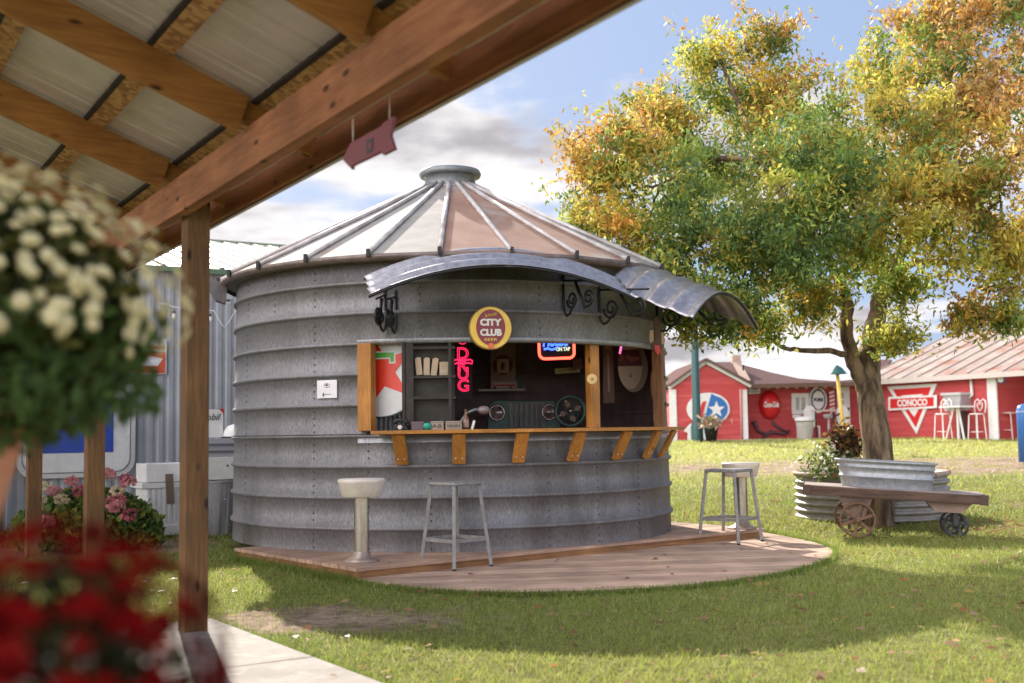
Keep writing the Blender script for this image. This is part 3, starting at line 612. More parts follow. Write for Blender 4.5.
# ------------------------------------------------------------------ inside the bar
M_STARW = flat('star_white', (.80,.80,.78), .3); M_STARR = flat('star_red', (.85,.05,.02), .3); M_GRN = flat('star_green', (.10,.42,.04), .3)
k = pxm(10.55); F = cfr(-14.6, RB-.165, at(371,372,10.5).z)
t = thing('star_sign', 'large round white sign with a red star and green letter inside the window', 'sign', F.o)
MB().prism(F, circ(46*k, 64), -.02, 0, True).build('rim', flat('rim_green', (.03,.07,.04)), t)
MB().prism(F, circ(44.5*k, 64), .001, .006).build('face', M_STARW, t)
st = []
for i in range(10):
    a = R(90+15+36*i); r = (38 if i%2 == 0 else 15)*k; st.append((r*math.cos(a)+1*k, r*math.sin(a)))
MB().prism(F, st, .007, .011).build('star', M_STARR, t)
MB().prism(F, [(-12*k,19*k),(15*k,19*k),(15*k,9.5*k),(11*k,9.5*k),(11*k,14*k),(-12*k,14*k)], .012, .016).build('letter', M_GRN, t); 
MB().prism(F, [(-12*k,20.4*k),(16.4*k,20.4*k),(16.4*k,8*k),(9.6*k,8*k),(9.6*k,12.6*k),(-12*k,12.6*k)], .0112, .0118).build('letter_edge', M_STARW, t)
# ribbed pale panel under the star sign
t = thing('ribbed_panel', 'pale ribbed panel standing behind the counter below the star sign', 'panel', at(385,425,10.9)); F = facing(385, 425, 10.9); k = pxm(10.9); mb = MB()
for i in range(9): mb.lathe(None, [(.018,0),(.018,.24)], 8, F=Fr(F.p(-.17+i*.043,-.06,0), F.u, F.w, F.v))
mb.box(F, (-.2,.21), (-.06,.18), (-.03,-.005)); mb.build('panel', flat('panel_grey', (.50,.50,.52)), t)
# steel shelving
t = thing('steel_shelf', 'dark steel shelf unit behind the counter with bags on its top shelf', 'shelf', at(430,430,10.31)); k = pxm(10.31); F = facing(430, 430, 10.31); stl = mat('shelf_steel', (.055,.042,.036), (.03,.024,.02), rough=.6, metal=.4, nscale=20)
for x, x2 in ((-27.5,-24.5),(-23.5,-16),(19,22)): MB().box(F, (x*k,x2*k), (.05,.80), (-.02,.02)).build('upright', stl, t)
MB().box(F, (-26*k,25*k), (.05,.80), (-.075,-.06)).build('back_panel', mat('tin_back', (.045,.036,.022), (.018,.014,.010), rough=.7, nscale=7), t)
for y in (6,32,53,82): MB().box(F, (-17*k,26*k), (y*k-.012,y*k+.012), (-.058,.018)).build('shelf_board', stl, t)
mb = MB()
t = thing('paper_bags', 'bundle of tan paper bags leaning on the top shelf inside the bar', 'bags', F.p(-6*k,54*k,-.1)); bagm = flat('bag_tan', (0.525,0.385,0.263), .8)
for i in range(3):
    G_ = Fr(F.p((-13+7*i)*k, 55*k, -.045), (F.u+F.v*.12*(1-i)), (F.v-F.u*.12*(1-i)), F.w); MB().prism(G_, [(0,0),(6*k,0),(6.3*k,17*k),(3*k,18*k),(.3*k,16.5*k)], 0, .02).build('bag', bagm, t)
for i, (x, lab) in enumerate(((14,'small tan box at the right of the top shelf beside the paper bags'),)):
    t = thing('small_box', lab, 'box', F.p(x*k,54*k,-.1)); MB().box(F, ((x-4)*k,(x+5)*k), (54.5*k,68*k), (-.05,.0)).build('carton', flat('carton_brown', (0.438,0.315,0.210), .8), t, bevel=.003); MB().box(F, ((x-3)*k,(x+4)*k), (57*k,60*k), (.001,.003)).build('carton_label', flat('carton_lab', (.45,.38,.28), .8), t)
# pink neon letters
NEON = lambda n, c, s: mat(n, c, rough=.3, emit=c, es=s)
F = facing(463, 365, 12.6); k = pxm(12.6); t = thing('neon_letters', 'pink neon DRUGS letters stacked upright inside the bar', 'neon sign', F.o); npk = NEON('neon_pink', (.8,.02,.09), 1.0)
mb = MB(); mb.box(F, (-9*k,9*k), (-34*k,36*k), (-.06,-.035)); mb.build('backing', M_BLACK, t)
for ch, y, sz in (('S',27,19),('D',11,17),('R',-1,17),('U',-9,17),('G',-21,17)):
    text('neon_letter', ch, sz*k, Fr(F.p(0,y*k,-.01), F.u, F.v, F.w), npk, t, outline=.0045)
mb = MB(); mb.tube([F.p(x*k, y*k, .01) for x, y in ((-9,1),(-9.5,4),(-7,5.5),(0,4.2),(7,5.5),(9.5,4),(9,1),(6,2),(0,1.6),(-6,2))], .0085, 6, closed=True); mb.build('neon_bar', npk, t)
# blue on-tap neon with red surround
F = facing(556.5, 345, 12.0, 1); k = pxm(12.0); t = thing('tap_neon_sign', 'neon sign with blue script and red rounded border hanging in the window', 'neon sign', F.o)
MB().box(F, (-18*k,18*k), (-14*k,14*k), (-.05,-.02)).build('backing', M_BLACK, t)
pts = []
for cx, cy, a0 in ((12,9,0),(-12,9,90),(-12,-8,180),(12,-8,270)):
    for i in range(6): a = R(a0+18*i); pts.append(F.p((cx+5.5*math.cos(a))*k, (cy+5.5*math.sin(a))*k, 0))
mb = MB(); mb.tube(pts, .014, 8, closed=True); mb.build('neon_border', NEON('neon_red', (1,.07,.04), 2.6), t)
nb = NEON('neon_blue', (.05,.14,.85), 1.5); text('neon_script', 'House', 14*k, Fr(F.p(-1*k,3.5*k,0), F.u, F.v, F.w), nb, t, outline=.008, shear=.2, width=26*k)
mb = MB(); mb.tube([F.p(x*k, y*k, .01) for x, y in ((-13,-4),(-9,-3.2),(-5,-4.5),(-2,-4),(0,-3))], .012, 6); mb.build('neon_stroke', nb, t)
text('neon_words', 'ON TAP', 5*k, Fr(F.p(6.5*k,-4.5*k,.004), F.u, F.v, F.w), NEON('neon_white', (.55,.6,.45), .9), t, width=14*k, bold=.002)
# framed round poster and ledge
F = facing(503, 366, 14.2); k = pxm(14.2); t = thing('framed_poster', 'tan framed picture with a dark red ring behind the bar', 'picture', F.o)
MB().box(F, (-12.5*k,12.5*k), (-20*k,24*k), (-.04,0)).build('frame', flat('poster_tan', (0.420,0.298,0.210), .7), t)
MB().prism(F, circ(10*k, 36, cy=1*k), .001, .006).build('ring', flat('poster_red', (0.228,0.021,0.026)), t); MB().prism(F, [(-6*k,-7*k),(6*k,-7*k),(6*k,7*k),(-6*k,7*k)], .007, .012).build('centre_card', flat('poster_cream', (0.735,0.578,0.385)), t)
mb = MB(); mb.prism(F, [(-2*k,-4*k),(1*k,-4*k),(2*k,3*k),(-1*k,4*k),(-2.5*k,1*k)], .013, .016); mb.build('card_mark', flat('poster_mark', (.2,.08,.05)), t)
F = facing(503, 389, 14.0); k = pxm(14.0); t = thing('wall_shelf', 'thin pale shelf below the framed picture', 'shelf', F.o); MB().box(F, (-24*k,22*k), (-2*k,0), (-.10,.06)).build('shelf_board', flat('ledge_grey', (0.665,0.525,0.438), .6), t)
t = thing('model_bus', 'small pale toy truck with a red stripe on the thin shelf', 'toy', F.p(0,0,0)); MB().box(F, (-12*k,14*k), (.5*k,7.5*k), (-.06,.02)).build('body', flat('toy_grey', (0.525,0.420,0.350)), t, bevel=.006); MB().box(F, (-11*k,12*k), (2.5*k,4.5*k), (.0205,.024)).build('stripe', flat('toy_red', (0.560,0.035,0.035)), t); MB().box(F, (13.9*k,20*k), (.5*k,11*k), (-.05,.01)).build('cab', flat('toy_dark', (.06,.07,.065)), t, bevel=.005)
mb = MB()
for x in (-8,8,17): mb = MB(); mb.prism(Fr(F.p(x*k,.8*k,.025), F.u, F.v, F.w), circ(1.6*k, 14), -.01, .004).build('wheel', M_BLACK, t)
# low table behind the counter that carries the car front and the fan
F = facing(535, 431, 12.55); t = thing('back_table', 'long dark table behind the counter under the car front and the fan', 'table', Vector((F.o.x,F.o.y,.03))); zt_ = 1.045-F.o.z
MB().box(F, (-.85,.95), (zt_-.04,zt_-.002), (-.55,.35)).build('tabletop', flat('table_dark', (.12,.07,.045), .6), t)
for a in (-.78,.88):
    for b in (-.48,.28): MB().box(F, (a-.03,a+.03), (.031-F.o.z,zt_-.041), (b-.03,b+.03)).build('leg', flat('table_dark', (.12,.07,.045), .6), t)
# green car grille with headlamps
GRN = mat('grille_green', (.06,.12,.10), (.035,.07,.06), rough=.45, metal=.2, nscale=8)
F = facing(523, 413, 12.9); k = pxm(12.9); t = thing('car_grille', 'dark green car front with upright grille slots and two headlamps', 'car front', F.o)
MB().prism(F, [(-36*k,-16*k),(-35*k,8*k),(-28*k,13*k),(30*k,12*k),(36*k,7*k),(37*k,-16*k)], -.12, 0).build('panel', GRN, t, bevel=.01)
for i in range(7):
    x = (-14+5.2*i)*k; MB().box(F, (x, x+2.4*k), (-14*k,9*k), (.0005,.022)).build('grille_bar', mat('bar_green', (.09,.18,.15), (.06,.12,.10), rough=.4), t, bevel=.004); 
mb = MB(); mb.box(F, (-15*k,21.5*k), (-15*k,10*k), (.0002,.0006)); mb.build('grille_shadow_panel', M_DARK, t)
chrome = mat('lamp_chrome', (.5,.42,.38), (.35,.28,.24), rough=.25, metal=.9, nscale=20)
for x in (-26,26.5):
    rim = MB().lathe(None, [(8.2*k,0),(8.4*k,.03),(7*k,.045),(6.6*k,.03)], 28, F=Fr(F.p(x*k,.5*k,0), F.u, F.v, F.w)).build('headlamp', chrome, t); MB().lathe(None, [(6.6*k,.01),(4*k,.022),(.0,.03)], 24, F=Fr(F.p(x*k,.5*k,0), F.u, F.v, F.w)).build('lens', mat('lens', (.30,.20,.18), (.10,.07,.07), rough=.1, nscale=22, spec=.8), rim)
F = facing(570, 411, 12.3); k = pxm(12.3); t = thing('desk_fan', 'dark round electric fan on the counter beside the car front', 'fan', F.p(0,-16*k))
mb = MB(); mb.tube([F.p(14.5*k*math.cos(a), 14.5*k*math.sin(a)) for a in np.linspace(0,2*math.pi,40,endpoint=False)], .02, 6, closed=True); mb.tube([F.p(9*k*math.cos(a), 9*k*math.sin(a), .03) for a in np.linspace(0,2*math.pi,32,endpoint=False)], .004, 5, closed=True)
for i in range(24): a = 2*math.pi*i/24; mb.tube([F.p(3*k*math.cos(a),3*k*math.sin(a),.04), F.p(14.5*k*math.cos(a),14.5*k*math.sin(a),.0)], .0035, 4)
mb.build('cage', GRN, t)
for i in range(4):
    a = i*math.pi/2+.4; MB().prism(F, [(2*k*math.cos(a),2*k*math.sin(a)),(9*k*math.cos(a-.45),9*k*math.sin(a-.45)),(12*k*math.cos(a),12*k*math.sin(a)),(9.5*k*math.cos(a+.3),9.5*k*math.sin(a+.3))], -.03,-.025).build('blade', flat('blade_copper', (.24,.13,.10), .35, .6), t)
MB().lathe(None, [(3*k,0),(2.6*k,.04),(0,.05)], 16, F=Fr(F.p(0,0,0), F.u, F.v, F.w)).build('hub', chrome, t); MB().lathe(None, [(.10,-17.5*k),(.06,-15*k),(.03,-14*k)], 16, F=Fr(F.p(0,0,-.06), F.u, F.w, F.v)).build('base', GRN, t)
# smaller things on the walls
F = facing(566.5, 370.5, 13.6, 3); k = pxm(13.6); t = thing('tap_strip', 'narrow yellow label strip on the wall below the tap neon', 'sign', F.o); MB().box(F, (-11.5*k,11.5*k), (-2.7*k,2.7*k), (-.01,.01)).build('strip', flat('strip_yellow', (0.800,0.700,0.315)), t); text('lettering', 'ROOT BEER', 3*k, Fr(F.p(0,0,.012), F.u, F.v, F.w), flat('strip_ink', (.25,.13,.04)), t, width=18*k)
F = facing(577.5, 364, 13.3, 8); k = pxm(13.3); t = thing('wall_bracket_box', 'small rusty red box hanging between the yellow strip and the window post', 'box', F.o); MB().box(F, (-5*k,5*k), (-5*k,5.5*k), (-.05,.02)).build('body', flat('rust_box', (0.245,0.088,0.061)), t, bevel=.005); MB().prism(F, [(-1.5*k,-5*k),(1.5*k,-5*k),(.8*k,-9*k),(-.5*k,-9*k)], -.02, .01).build('spout', flat('spout_pale', (0.612,0.490,0.385)), t)
F = facing(608.5, 372, 12.75); k = pxm(12.75); t = thing('thermometer_board', 'tall narrow brown board with a round top on the right inner wall', 'board', F.o)
MB().prism(F, [(-5.5*k,-31*k),(5.5*k,-31*k),(5*k,22*k)]+[(5.2*k*math.cos(R(a)), (24+5*math.sin(R(a)))*k) for a in range(0,181,20)]+[(-5*k,22*k)], -.02, .0).build('board', flat('therm_brown', (0.263,0.149,0.105), .7), t); MB().box(F, (-1*k,1*k), (-20*k,18*k), (.001,.008)).build('glass_tube', flat('therm_pale', (0.525,0.385,0.298)), t); MB().prism(F, circ(3.2*k, 20, cy=25*k), .001, .006).build('top_disc', flat('therm_disc', (0.455,0.263,0.158)), t)
F = facing(630, 366, 12.55); k = pxm(12.55); t = thing('oval_sign', 'oval cream sign with a dark red band and script on the inner wall', 'sign', F.o)
MB().prism(Fr(F.p(3.5*k,-1.5*k,-.03), F.u, F.v, F.w), circ(14.5*k, 48, sx=1, sy=1.7), -.02, 0, True).build('back_board', flat('oval_edge', (0.350,0.263,0.175), .6), t)
ov = circ(13*k, 64, sx=.93, sy=1.78); MB().prism(F, ov, -.028, .0, True).build('face', flat('oval_face', (0.665,0.525,0.385), .6), t)
MB().prism(F, [p for p in ov if -.0*k < p[1] < 16*k or abs(p[1]-8*k) < 8.4*k], .001, .004).build('band', flat('oval_band', (0.123,0.014,0.021)), t)
text('lettering', 'Dr Pepper', 8*k, Fr(F.p(0,8*k,.007), F.u, F.v, F.w), flat('oval_script', (0.735,0.228,0.193)), t, shear=.25, width=21*k)
text('lettering', '4', 7*k, Fr(F.p(0,-10*k,.003), F.u, F.v, F.w), flat('oval_ink', (.06,.03,.02)), t)
F = facing(620.5, 350, 12.3, -12); k = pxm(12.3); t = thing('pink_tube', 'short glowing pink tube above the oval sign', 'lamp', F.o); MB().tube([F.p(0,-4*k), F.p(0,12*k)], .012, 8).build('tube', NEON('tube_pink', (.8,.15,.4), .8), t); MB().box(F, (-.02,.02), (-5.5*k,-4*k), (-.02,.02)).build('socket', M_RED, t)
F = facing(652.5, 384, 12.1); k = pxm(12.1); t = thing('wooden_paddle', 'slim wooden paddle on the inner wall by the right window post', 'paddle', F.o); MB().prism(F, [(-1*k,-14*k),(1*k,-14*k),(2*k,-4*k),(2.2*k,4*k),(1.2*k,12*k),(-1.2*k,12*k),(-2.2*k,4*k),(-2*k,-4*k)], -.012, .012).build('blade', flat('paddle_wood', (0.385,0.175,0.088)), t, bevel=.004)
# things standing on the counter top
def onc(px, Y): p = at(px, 427, Y); return Fr(Vector((p.x, p.y, 1.079)), (1,0,0), (0,0,1), (0,-1,0))
F = onc(401, 10.17); k = pxm(10.4); t = thing('black_telephone', 'black old style telephone on the counter below the star sign', 'telephone', F.o)
MB().prism(F, [(-9*k,0),(9*k,0),(4*k,6*k),(-4*k,6*k)], -.07, .08).build('body', M_BLACK, t, bevel=.006); MB().tube([F.p(-6*k,6.2*k,0),F.p(-5*k,9.4*k,0),F.p(0,10*k,0),F.p(5*k,9.4*k,0),F.p(6*k,6.2*k,0)], [.025,.016,.012,.016,.025], 8).build('handset', M_BLACK, t); MB().prism(Fr(F.p(0,3*k,.092), F.u, F.v, F.w), circ(2.2*k,16), 0, .01).build('dial', chrome, t)
F = onc(427.5, 10.12); k = pxm(10.12); t = thing('green_cup', 'small rounded green cup on the counter', 'cup', F.o); MB().lathe(F.o, [(0,0),(.022,0),(.036,.02),(.038,.04),(.03,.062),(.026,.062),(.03,.04),(0,.01)], 20).build('cup', flat('cup_green', (.02,.30,.20), .3), t)
for px, w, lab, c, wd in ((418,6,'short dark box of cards on the counter left of the green cup',(.14,.10,.12),None),(437.5,6.5,'small wooden crate with dark letters on the counter right of the green cup',(.40,.32,.25),'AB'),(454,8,'wider wooden crate with upright lettering on the counter in front of the shelf',(.34,.27,.22),'HHH')):
    F = onc(px, 10.18); k = pxm(10.18); t = thing('counter_crate', lab, 'crate', F.o, None)
    MB().box(F, (-w*k,w*k), (0,8.4*k), (-.05,.06)).build('box', flat('crate_%d' % px, c, .7), t, bevel=.004); MB().box(F, (-w*k-.002,w*k+.002), (6.9*k,7.5*k), (.0605,.064)).build('slat', flat('crate_slat', (.2,.14,.10)), t)
    if wd: text('lettering', wd, 5*k, Fr(F.p(0,3.6*k,.062), F.u, F.v, F.w), flat('crate_ink', (.07,.05,.04)), t, width=1.5*w*k)
F = onc(466, 10.2); t = thing('brown_bottle', 'small brown bottle standing by the left of the car front', 'bottle', F.o); MB().lathe(F.o, [(0,0),(.026,0),(.028,.09),(.012,.13),(.011,.17),(.014,.175),(0,.178)], 18).build('glass', mat('amber', (.16,.07,.03), rough=.12, spec=.7), t); MB().lathe(F.o, [(.0285,.02),(.0288,.075)], 18).build('label', flat('bottle_label', (.30,.20,.16)), t)
F = onc(473, 10.24); k = pxm(10.24); t = thing('curved_lamp', 'grey curved arm lamp with a round head left of the car front', 'lamp', F.o); MB().tube([F.p(-12*k,0),F.p(-11*k,9*k),F.p(-6*k,16*k),F.p(2*k,19.5*k),F.p(9*k,19*k)], .014, 8).build('arm', flat('arm_grey', (.12,.14,.15), .4, .3), t); MB().blob(F.p(11*k,19*k), .055, 14, 9, sz=.7).build('head', flat('head_grey', (.20,.15,.15), .35), t); MB().lathe(F.p(-12*k,0), [(0,0),(.06,0),(.05,.02),(0,.025)], 18).build('base', flat('arm_grey', (.12,.14,.15)), t)
t = thing('pale_flyer', 'small pale card leaning against the foot of the curved lamp', 'card', F.p(0,0)); G_ = Fr(F.p(-1*k,0,.04), (F.u*.95-F.v*.3), (F.v+F.u*.3), F.w); MB().box(G_, (-1.2*k,1.2*k), (0,9*k), (-.003,.003)).build('card', M_OFFW, t)
# ------------------------------------------------------------------ maroon arrow hanging under the porch eave
pz = [(165,480),(215,368),(428,250),(436,232),(515,182),(490,310),(520,405),(437,446),(427,424),(230,518),(226,546)]
base = at(320+340/6.83, 90+365/6.83, 4.5); k = 4.5/F_PX/6.83
F = Fr(base, (.88,-.47,0), (0,0,1)); F.w = F.u.cross(F.v)
if F.w.y > 0: F.w = -F.w
def onpl(px, py):
    r = ray(px, py); c = Vector((0,0,CZ)); s_ = (F.o-c).dot(F.w)/r.dot(F.w); q = c+r*s_-F.o; return (q.dot(F.u), q.dot(F.v))
t = thing('hanging_arrow_sign', 'maroon arrow shaped board with a dark emblem hanging on two strings under the eave', 'sign', base)
MB().prism(F, [onpl(320+x/6.83, 90+y/6.83) for x, y in pz], -.011, .011).build('board', flat('arrow_maroon', (.20,.045,.055), .6), t, bevel=.002)
MB().prism(F, [onpl(320+x/6.83, 90+y/6.83) for x, y in ((330,345),(375,330),(372,425),(330,440))], .0115, .0135).build('emblem', flat('emblem_black', (.03,.025,.03)), t)
MB().prism(F, [onpl(320+x/6.83, 90+y/6.83) for x, y in ((343,372),(365,364),(362,402),(343,410))], .0137, .0145).build('emblem_mark', flat('arrow_maroon', (.20,.045,.055)), t)
for x, y in ((225,365),(475,225)):
    a_, b_ = onpl(320+x/6.83, 90+y/6.83); p = F.p(a_, b_); MB().tube([p, p+Vector((0,0,.10 if x < 300 else .125))], .0022, 5).build('string', M_OFFW, t)
# ------------------------------------------------------------------ red barns across the lawn
def px_poly(F, pts):
    out = []
    for x, y in pts:
        r = ray(x, y); c = Vector((0,0,CZ)); q = c+r*((F.o-c).dot(F.w)/r.dot(F.w))-F.o; out.append((q.dot(F.u), q.dot(F.v)))
    return out
def front(Y, px=700): o = at(px, 430, Y); return Fr((o.x, Y, 0), (1,0,0), (0,0,1), (0,-1,0))
M_BARN = mat('barn_red', (.50,.06,.06), (.40,.045,.05), rough=.75, nscale=3, stretch=(1,1,14), c3=(.56,.11,.10), n3=.5, bump=.25)
M_TRIM = flat('barn_trim_white', (.76,.74,.72), .6)
M_SHING = mat('brown_shingles', (.17,.11,.105), (.11,.075,.07), rough=1, nscale=16, stretch=(1,1,1), bump=.4, spec=0)
def siding(mb, F, poly, d): mb.prism(F, poly, -d, 0); return mb
def barn_a():
    t = thing('gable_barn', 'small red barn with a white trimmed gable and a brown roofed wing', 'barn', (9,40,.5))
    g = front(39.3); P = px_poly(g, [(672,452),(672,388.5),(706,364.5),(747,387),(747,452)])
    MB().prism(g, P, -7, 0).build('gable_wall', M_BARN, t)
    # rake boards
    mb = MB(); a, b, c = [g.p(*q, .05) for q in px_poly(g, [(668.5,388.5),(705.5,362.2),(750.5,386.5)])]
    mb.bar(a, b, .06, .10, (0,0,1)); mb.bar(b, c, .06, .10, (0,0,1)); mb.build('rake_trim', M_TRIM, t)
    mb = MB(); up = Vector((0,0,.10)); D = Vector((0,7.2,0)); f0 = Vector((0,-.15,0))
    for p, q in ((a,b),(b,c)):
        vs = [p+f0+up, q+f0+up, q+D+up, p+D+up]; mb.add(vs, [(0,1,2,3)])
    mb.build('gable_roof', M_SHING, t, solid=.08)
    for x in (674.0, 745.0):
        mb = MB(); (u, v0), (_, v1) = px_poly(g, [(x,452),(x,389)]); mb.box(g, (u-.12,u+.12), (v0,v1-.02), (.004,.05)); mb.build('corner_trim', M_TRIM, t)
    w = front(40.4); P = px_poly(w, [(745,452),(745,386),(872,383),(872,452)]); MB().prism(w, P, -7, 0).build('wing_wall', M_BARN, t)
    e0 = at(744,386.5,39.7); e1 = at(872,383.5,39.7); r0 = at(700,363.3,43.5); r1 = at(892,360.5,43.5)
    mb = MB(); mb.add([e0,e1,r1,r0], [(0,1,2,3)]); mb.add([r0,r1,r1+Vector((0,4,-1.0)),r0+Vector((0,4,-1.0))], [(0,1,2,3)]); mb.build('wing_roof', M_SHING, t, solid=.08)
    mb = MB(); mb.bar(e0+Vector((0,-.06,0)), e1+Vector((0,-.06,0)), .04, .14); mb.build('eave_trim', flat('eave_brown', (.16,.09,.07)), t)
    for i in range(9):
        x = 757+i*9.5; p = at(x, 386.8-.02*i*4, 39.9); MB().bar(p+Vector((0,.4,.0)), p+Vector((0,-.25,-.02)), .09, .12).build('rafter_end', flat('rafter_end', (.42,.22,.13)), t)
    def window(px0, py0, px1, py1):
        (u0, v1), (u1, v0) = px_poly(w, [(px0,py0),(px1,py1)]); W_ = MB(); f = .14
        W_.box(w, (u0,u1), (v0,v0+f), (.004,.07)); W_.box(w, (u0,u1), (v1-f,v1), (.004,.07)); W_.box(w, (u0,u0+f), (v0+f,v1-f), (.004,.07)); W_.box(w, (u1-f,u1), (v0+f,v1-f), (.004,.07))
        wf = W_.build('window', M_TRIM, t); MB().box(w, (u0+f,u1-f), (v0+f,v1-f), (.003,.02)).build('pane', mat('curtain_pane', (.45,.42,.38), (.25,.24,.24), rough=.3, nscale=3, stretch=(4,1,1)), wf); MB().box(w, ((u0+u1)/2-.03,(u0+u1)/2+.03), (v0+f,v1-f), (.021,.05)).build('mullion', M_TRIM, wf)
    window(791,393.5,809,414)
    (u0, v1), (u1, v0) = px_poly(w, [(836,387),(851,448)]); mb = MB(); mb.box(w, (u0,u1), (v0,v1), (.004,.08)); dr = mb.build('door', M_TRIM, t)
    (a0, b1), (a1, b0) = px_poly(w, [(838.5,393),(843.5,419)]); mb = MB()
    MB().box(w, (a0,a1), (b0,b1), (.081,.09)).build('pane', flat('door_glass', (.08,.09,.11), .15), dr); MB().box(w, (u1-.10,u1-.04), (.62+1.0,.62+1.1), (.081,.13)).build('handle', M_BLACK, dr)
    for y in (399.5,406,412.5):
        (_, v) = px_poly(w, [(840,y)])[0]; mb.box(w, (a0,a1), (v-.03,v+.03), (.0905,.10))
    mb.build('muntins', M_TRIM, dr)
    p = at(745,371,40); MB().bar(at(736,362,42), at(747,382,40), .25, .12).build('leaning_plank', flat('old_plank', (.40,.28,.22), .8), t); MB().bar(at(732,359.5,42), at(740,359.5,42), .3, .3).build('ridge_cap', flat('old_plank', (.40,.28,.22), .8), t)
    # conduit on the gable
    MB().tube([g.p(*q, .06) for q in px_poly(g, [(741,389),(742,440)])], .035, 6).build('pipe', flat('pipe_red', (.45,.16,.14)), t)
    # signs
    gf = front(39.3, 710)
    s = thing('star_oval_sign', 'big oval sign with a white star on blue on the barn gable', 'sign', (8,39.2,2))
    def ell(cx, cy, rx, ry, n=48, F=g): 
        return px_poly(F, [(cx+rx*math.cos(2*math.pi*i/n), cy+ry*math.sin(2*math.pi*i/n)) for i in range(n)])
    MB().prism(g, ell(708,409,21.5,16.3), .01, .06).build('oval_board', M_TRIM, s)
    right = [(711,393.8)]+[(709+18.5*math.cos(R(a)), 409+14*math.sin(R(a))) for a in range(-70,91,10)]+[(704,424),(706,412)]
    MB().prism(g, px_poly(g, right), .065, .08).build('blue_field', flat('sign_blue', (.02,.14,.42), .4), s)
    MB().prism(g, px_poly(g, [(702,402),(706,401),(702,417),(697,417)]), .065, .08).build('red_mark', M_RED, s)
    c = (716,409.5); stp = []
    for i in range(10): a = R(-90+36*i); r = 8.6 if i%2 == 0 else 3.6; stp.append((c[0]+r*math.cos(a), c[1]+r*math.sin(a)))
    MB().prism(g, px_poly(g, stp), .085, .10).build('star', M_TRIM, s)
    s = thing('white_cutout', 'white animal shaped cutout standing low on the gable wall behind the lamp post', 'cutout', (7.4,39,.6)); F = front(39.0); MB().prism(F, px_poly(F, [(684,431),(690,424),(703,422),(709,427),(708,436),(705,443),(703,434),(692,434),(691,443),(687,443),(688,433)]), -.05, .05).build('board', M_TRIM, s)
    s = thing('round_button_sign', 'big round red button sign with white script on the red wing wall', 'sign', (9.2,40,2))
    n = 40; mb = MB(); cx, cy = 769.5, 405; k = 40.3/F_PX; o = at(cx, cy, 40.36); F = Fr((o.x,40.36,o.z), (1,0,0), (0,0,1), (0,-1,0))
    mb.lathe(None, [(10.6*k,0),(10.4*k,.06),(9*k,.16),(6*k,.24),(0,.28)], 40, sx=1, sy=1.36, F=Fr(F.o, F.u, F.v, F.w)); mb.build('button', flat('button_red', (.62,.015,.02), .3), s)
    text('script', 'Coca-Cola', 7.2*k, Fr(F.p(0,0,.30), F.u, F.v, F.w), M_TRIM, s, shear=.35, width=15*k, bold=.01)
    s = thing('iron_arrow', 'dark twisted iron arrow ornament on the wall below the round red button sign', 'ornament', (9,40,1)); F = front(40.3)
    mb = MB(); pts = [(754,421),(758,431),(765,434),(774,432),(783,434),(790,430)]; mb.tube([F.p(*q) for q in px_poly(F, pts)], [.09,.06,.05,.05,.05,.03], 6); mb.tube([F.p(*q) for q in px_poly(F, [(772,422),(779,428),(788,433)])], .05, 6); mb.tube([F.p(*q) for q in px_poly(F, [(762,439),(768,434),(772,430)])], .04, 6); mb.build('arrow', flat('iron_purple', (.10,.05,.06)), s)
    s = thing('small_white_board', 'small white lettered board at the corner under the eave by the red button sign', 'sign', (8.6,40,3)); F = front(40.2); MB().prism(F, px_poly(F, [(747.5,386.5),(760,386),(760,393.5),(748.5,394)]), -.03, .03).build('board', M_TRIM, s)
    o = at(754,388.6,40.1); text('lettering', 'FUEL', .13, Fr((o.x,40.16,o.z),(1,0,0),(0,0,1),(0,-1,0)), flat('ink_blue', (.1,.1,.2)), s, width=.3); o = at(754,391.8,40.1); text('lettering', 'STATION', .13, Fr((o.x,40.16,o.z),(1,0,0),(0,0,1),(0,-1,0)), flat('ink_blue', (.1,.1,.2)), s, width=.34)
    s = thing('oval_pure_sign', 'upright oval white sign with a dark ring between the window and the white door', 'sign', (10.7,40,2))
    o = at(818.3,400,40.3); F = Fr((o.x,40.32,o.z), (1,0,0), (0,0,1), (0,-1,0))
    MB().prism(F, circ(8.8*k, 40, sy=1.48), -.03, 0).build('board', M_TRIM, s); MB().prism(F, circ(7.3*k, 40, sy=1.5), .004, .02).build('ring', flat('sign_navy', (.03,.05,.10)), s); MB().prism(F, circ(5.9*k, 40, sy=1.53), .024, .04).build('face', M_TRIM, s); text('lettering', 'PURE', 4.5*k, Fr(F.p(0,0,.05), F.u, F.v, F.w), flat('ink_navy', (.05,.05,.12)), s, width=9.5*k, bold=.008)
    s = thing('striped_sign', 'narrow red and white striped sign beside the white door', 'sign', (11,40,2)); o = at(832,403,40.3); F = Fr((o.x,40.32,o.z), (1,0,0), (0,0,1), (0,-1,0)); MB().box(F, (-2.6*k,2.6*k), (-12*k,12*k), (-.02,.03)).build('board', M_RED, s)
    mb = MB()
    for i in range(6): mb.prism(F, [(-2.6*k,(-11+4*i)*k),(2.6*k,(-9.5+4*i)*k),(2.6*k,(-7.7+4*i)*k),(-2.6*k,(-9.2+4*i)*k)], .032, .04)
    mb.build('stripes', M_TRIM, s)
barn_a()
